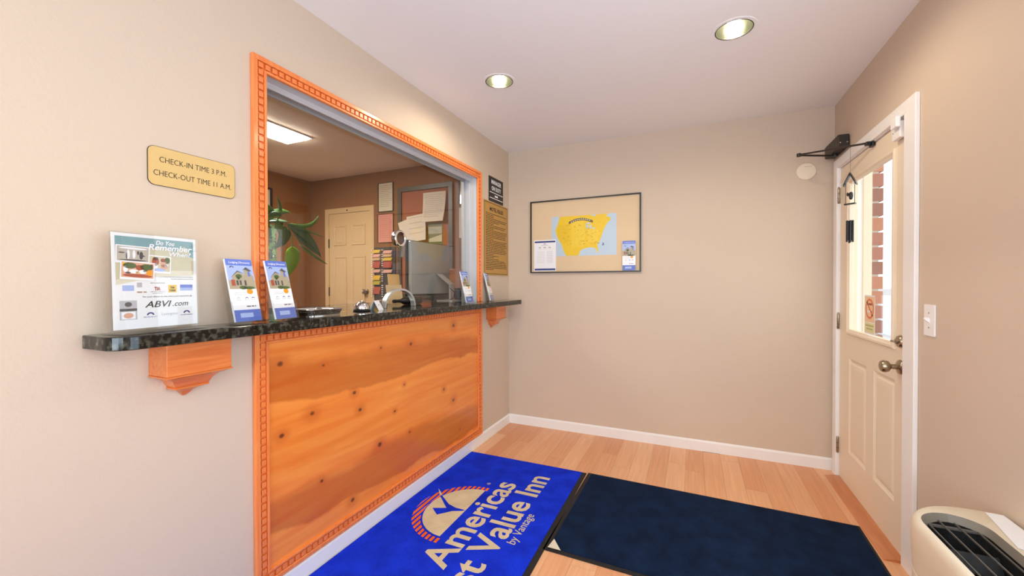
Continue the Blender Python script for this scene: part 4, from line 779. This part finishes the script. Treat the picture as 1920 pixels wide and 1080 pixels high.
# bottle seen through the arch
t = thing('black_bottle', 'black bottle lying on its side behind the arched pass hole', 'bottle', Matrix.Translation((-.27, 2.18, ZT+.0265)) @ Matrix.Rotation(math.radians(-12), 4, 'Z'))
b = MB(); b.lathe([(.024, .22), (.026, .21), (.026, .09), (.022, .07), (.012, .05), (.010, .012)], 20, 1); b.build('body', M_black, t, smooth=True); b = MB(); b.lathe([(.012, .0115), (.012, -.012), (.010, -.014)], 16, 1); b.build('cap', mat('dark_cap', (40, 34, 32), .4), t, smooth=True)
M_man = mat('manila_paper', (238, 190, 120), .6); M_man2 = mat('pale_manila', (238, 206, 156), .6)
for i, (x, y, rz, w_, h_, m, lab) in enumerate(((-.44, 2.40, 12, .085, .215, M_man, 'tall orange manila folder standing behind the arched pass hole'), (-.40, 2.345, 8, .10, .135, M_man2, 'short pale manila folder in front of the tall orange one'))):
    o = MB().box(-.002, .002, -w_, w_, 0, h_).build('manila_folder', m); o.matrix_world = Matrix.Translation((x, y, ZT+.001)) @ Matrix.Rotation(math.radians(rz), 4, 'Z') @ Matrix.Rotation(math.radians(-6), 4, 'Y'); tag(o, lab, 'folder')
# glasses-like wire stand
t = thing('wire_loop', 'small bent wire loop lying left of the arched pass hole', 'wire', (-.22, 1.98, ZT+.001)); b = MB(); b.tube([(.03*math.cos(a), .05*math.sin(a), .004+.02*(1+math.cos(a))) for a in [2*PI*i/24 for i in range(25)]], .003, 6); b.build('loop', M_chrome, t, smooth=True)
# hanging plant
PX, PY, PZ = -1.2, 1.80, 1.60
t = thing('hanging_plant', 'green leafy plant trailing from a hanging pot inside the office', 'plant', (PX, PY, PZ))
b = MB(); b.lathe([(.06, -.10), (.085, .0), (.10, .06), (.104, .07), (.095, .07), (.08, .05), (.001, .05)], 24); b.build('pot', mat('dark_green_pot', (58, 66, 50), .5), t, smooth=True)
for i in range(3): a = 2*PI*i/3+2.2; b = MB(); b.tube([(.1*math.cos(a), .1*math.sin(a), .065), (0, 0, .55)], .0015, 5); b.build('hanger_wire', M_black, t)
b = MB(); b.tube([(0, 0, .55), (0, 0, H-PZ)], .0015, 5); b.build('hanger_wire', M_black, t)
def leaf(base, mid, tip, wd, m, twist=0.0):
    base, mid, tip = Vector(base), Vector(mid), Vector(tip); n = 10; vs = []; up = Vector((1, -.25, .25)).normalized()
    for i in range(n+1):
        s = i/n; p = base*(1-s)**2+mid*2*s*(1-s)+tip*s*s; d = ((mid-base)*(1-s)+(tip-mid)*s).normalized(); sd = d.cross(up).normalized(); sd = (sd*math.cos(twist)+up*math.sin(twist)); w_ = wd*math.sin(PI*min(1, s**.8*.97+.03))**.8+.001
        vs += [p+sd*w_, p-up*w_*.25, p-sd*w_]
    fs = []
    for i in range(n): fs += [(3*i, 3*i+1, 3*i+4, 3*i+3), (3*i+1, 3*i+2, 3*i+5, 3*i+4)]
    bb = MB(); bb.add(vs, fs); o = bb.build('leaf', m, t, smooth=True, fix=False); mo = o.modifiers.new('thickness', 'SOLIDIFY'); mo.thickness = .0015
L1 = mat('dark_leaf', (64, 96, 60), .35, var=.2, scale=12); L2 = mat('bright_leaf', (112, 156, 28), .4, var=.15, scale=12); L3 = mat('mid_leaf', (76, 116, 44), .4, var=.2, scale=12)
def q(px, z, y): return (0, y-PY, z-PZ)
ctr = (0, .30, .13)
leaf(ctr, (.02, .46, .10), (.0, .60, -.10), .038, L1); leaf((0, .32, .12), (.02, .44, .0), (.02, .56, -.08), .034, L1, .3); leaf((0, .27, .12), (.03, .27, .03), (0, .20, -.06), .030, L1); leaf((0, .31, .10), (.02, .30, .05), (.02, .24, -.04), .026, L1, .4)
leaf((.0, .34, -.03), (.02, .35, -.10), (.02, .27, -.27), .055, L2, .15); leaf((0, .33, .14), (.02, .50, .10), (.0, .58, .24), .016, L3); leaf((0, .22, .15), (.0, .27, .24), (.02, .20, .32), .012, L3)
leaf((0, .15, .14), (.0, .22, .22), (.02, .05, .26), .030, L3); leaf((0, .05, .10), (.02, .15, .22), (0, .27, .20), .035, L3, .5); leaf((0, .05, .1), (.0, .18, .16), (0, .32, .15), .03, L1, .7); leaf((0, .08, .12), (.02, .12, .18), (0, .16, .1), .03, L3, .3); leaf((0, .40, -.01), (.02, .52, -.10), (0, .66, -.15), .012, L3); leaf((0, .33, .12), (.02, .48, .10), (0, .62, .07), .008, L3)
leaf((0, .1, .12), (.03, .2, .24), (0, .33, .22), .028, L3, .2); leaf((0, .12, .14), (.03, .17, .28), (.02, .30, .13), .022, L1, .9); leaf((0, .2, .14), (.03, .24, .09), (0, .26, -.0), .026, L3); leaf((0, .12, .13), (.03, .14, .07), (.02, .15, .0), .024, L3, .4); leaf((0, -.02, .08), (.05, -.1, .2), (.0, -.3, .05), .04, L1); leaf((0, -.02, .08), (.05, -.1, .1), (.0, -.2, -.15), .04, L3); leaf((0, 0, .08), (-.1, .0, .2), (-.3, .0, .05), .04, L1); leaf((0, 0, .08), (.1, .0, .2), (.26, -.1, .02), .04, L3)
b = MB(); b.tube([(0, 0, .05), (0, .08, .13), (0, .2, .155), ctr, (0, .34, .04), (0, .34, -.04)], .004, 6); b.tube([ctr, (0, .38, .05), (0, .42, -.02)], .003, 6); b.build('stem', L3, t, smooth=True)
# ================================================================== OUTSIDE
b = MB(); b.box(-12, 16, -10, 20, -.30, -.20); struct(b.build('ground_outside', mat('pale_concrete', (206, 204, 198), .9, var=.05, scale=2)))
# exterior door reveal and brick wall end
b = MB(); b.box(W+.12, W+.17, 3.338, 3.44, -.1, 2.4); b.box(W+.12, W+.145, 3.338, 3.318, -.1, 2.4); struct(b.build('trim_3', M_door))
bw = bpy.data.objects.new('wall_brick', None); C.objects.link(bw); struct(bw); bw.location = (2.655, 3.415, -.2); bw['label'] = 'red brick wall end seen through the door glass'
M_brick = [mat('red_brick_%s' % k, c, .85, var=.15, scale=25, bump=.5, bscale=50) for k, c in (('rose', (164, 104, 90)), ('dark', (140, 88, 78)), ('orange', (180, 116, 92)))]
bms = []
for m in M_brick: me = MB().box(-.036, .040, 0, .21, 0, .082).mesh('brick'); me.materials.append(m); bms.append(me)
b = MB(); b.box(-.036, .018, .006, .42, 0, 2.7); b.build('mortar', mat('pale_mortar', (196, 188, 178), .9), bw)
for k in range(28):
    for j in range(2): o = obj('brick', bms[(k*5+j*2+k//3) % 3], bw); o.location = (0, j*.215, .004+k*.0962)
# parked car
t = thing('parked_car', 'grey parked car partly seen through the door glass', 'car', Matrix.Translation((4.1, 5.9, -.2)) @ Matrix.Rotation(math.radians(62), 4, 'Z'))
prof = [(-2.1, .35), (-2.15, .6), (-2.05, .85), (-1.2, .98), (-.6, 1.42), (.7, 1.45), (1.4, 1.02), (2.0, .95), (2.15, .7), (2.1, .35)]
b = MB(); rg = []
for yy, k in ((-.86, .90), (-.82, .985), (-.7, 1.0), (.7, 1.0), (.82, .985), (.86, .90)): rg.append([(x*(1 if abs(yy) < .8 else .985), yy, .35+(z-.35)*k) for x, z in prof])
b.loft(rg); b.build('body', mat('grey_car_paint', (150, 154, 162), .25, .3, coat=1), t, smooth=True)
for sy in (-1, 1):
    b = MB(); b.prism([(-1.05, .98), (-.58, 1.32), (.65, 1.34), (1.2, 1.0)], sy*.862, sy*.868, 1); b.build('side_window', mat('car_window', (60, 68, 78), .1), t)
    for x in (-1.35, 1.35): b = MB(); b.lathe([(.2, -.1), (.32, -.1), (.32, .1), (.2, .1)], 24, 1, (x, sy*.80, .32)); wl_ = b.build('wheel', M_rub, t, smooth=True); b = MB(); b.lathe([(.2, sy*.08), (.18, sy*.105), (.02, sy*.11)], 20, 1, (x, sy*.80, .32)); b.build('hubcap', M_chrome, wl_, smooth=True)
# trees behind the office window
M_bark = mat('dark_bark', (58, 52, 44), .9); M_fol = [mat('foliage_%d' % i, c, .6, var=.25, scale=6) for i, c in enumerate(((96, 128, 66), (70, 104, 56), (126, 150, 84)))]
rnd = random.Random(11)
for i, (x, y, h_) in enumerate(((-5.5, 4.98, 4.2), (-6.0, 5.48, 4.6), (-6.6, 5.95, 4.0), (-6.9, 6.5, 4.8))):
    t = thing('slender_tree', ('leftmost', 'second', 'third', 'rightmost')[i]+' slender leafy tree seen through the office window', 'tree', (x, y, -.2), 'trees outside the office window')
    b = MB(); b.tube([(0, 0, 0), (.04, .02, h_*.5), (.0, .06, h_*.9)], [.05, .04, .015], 8); b.build('trunk', M_bark, t, smooth=True)
    b = MB()
    for k in range(520):
        a = rnd.uniform(0, 2*PI); rr = rnd.random()**.6*.95; z = rnd.uniform(1.75, h_); rr *= .32; c = Vector((rr*math.cos(a), rr*math.sin(a), z)); u = Vector((rnd.gauss(0, 1), rnd.gauss(0, 1), rnd.gauss(0, 1))).normalized(); v = u.orthogonal().normalized(); s = rnd.uniform(.04, .09)
        b.add([c-u*s, c+v*s*.45, c+u*s, c-v*s*.45], [(0, 1, 2, 3)])
    o = b.build('foliage', M_fol[i % 3], t, fix=False); o['kind'] = 'stuff'
t = thing('hedge', 'low green hedge below the trees outside the office window', 'hedge', (-8.2, 6.2, -.2)); b = MB()
for k in range(5000):
    c = Vector((rnd.uniform(-.4, .4), rnd.uniform(-1.6, 1.6), rnd.uniform(0, 2.55))); u = Vector((rnd.gauss(0, 1), rnd.gauss(0, 1), rnd.gauss(0, 1))).normalized(); v = u.orthogonal().normalized(); s = rnd.uniform(.04, .08); b.add([c-u*s, c+v*s*.5, c+u*s, c-v*s*.5], [(0, 1, 2, 3)])
o = b.build('foliage', M_fol[2], t, fix=False); o['kind'] = 'stuff'
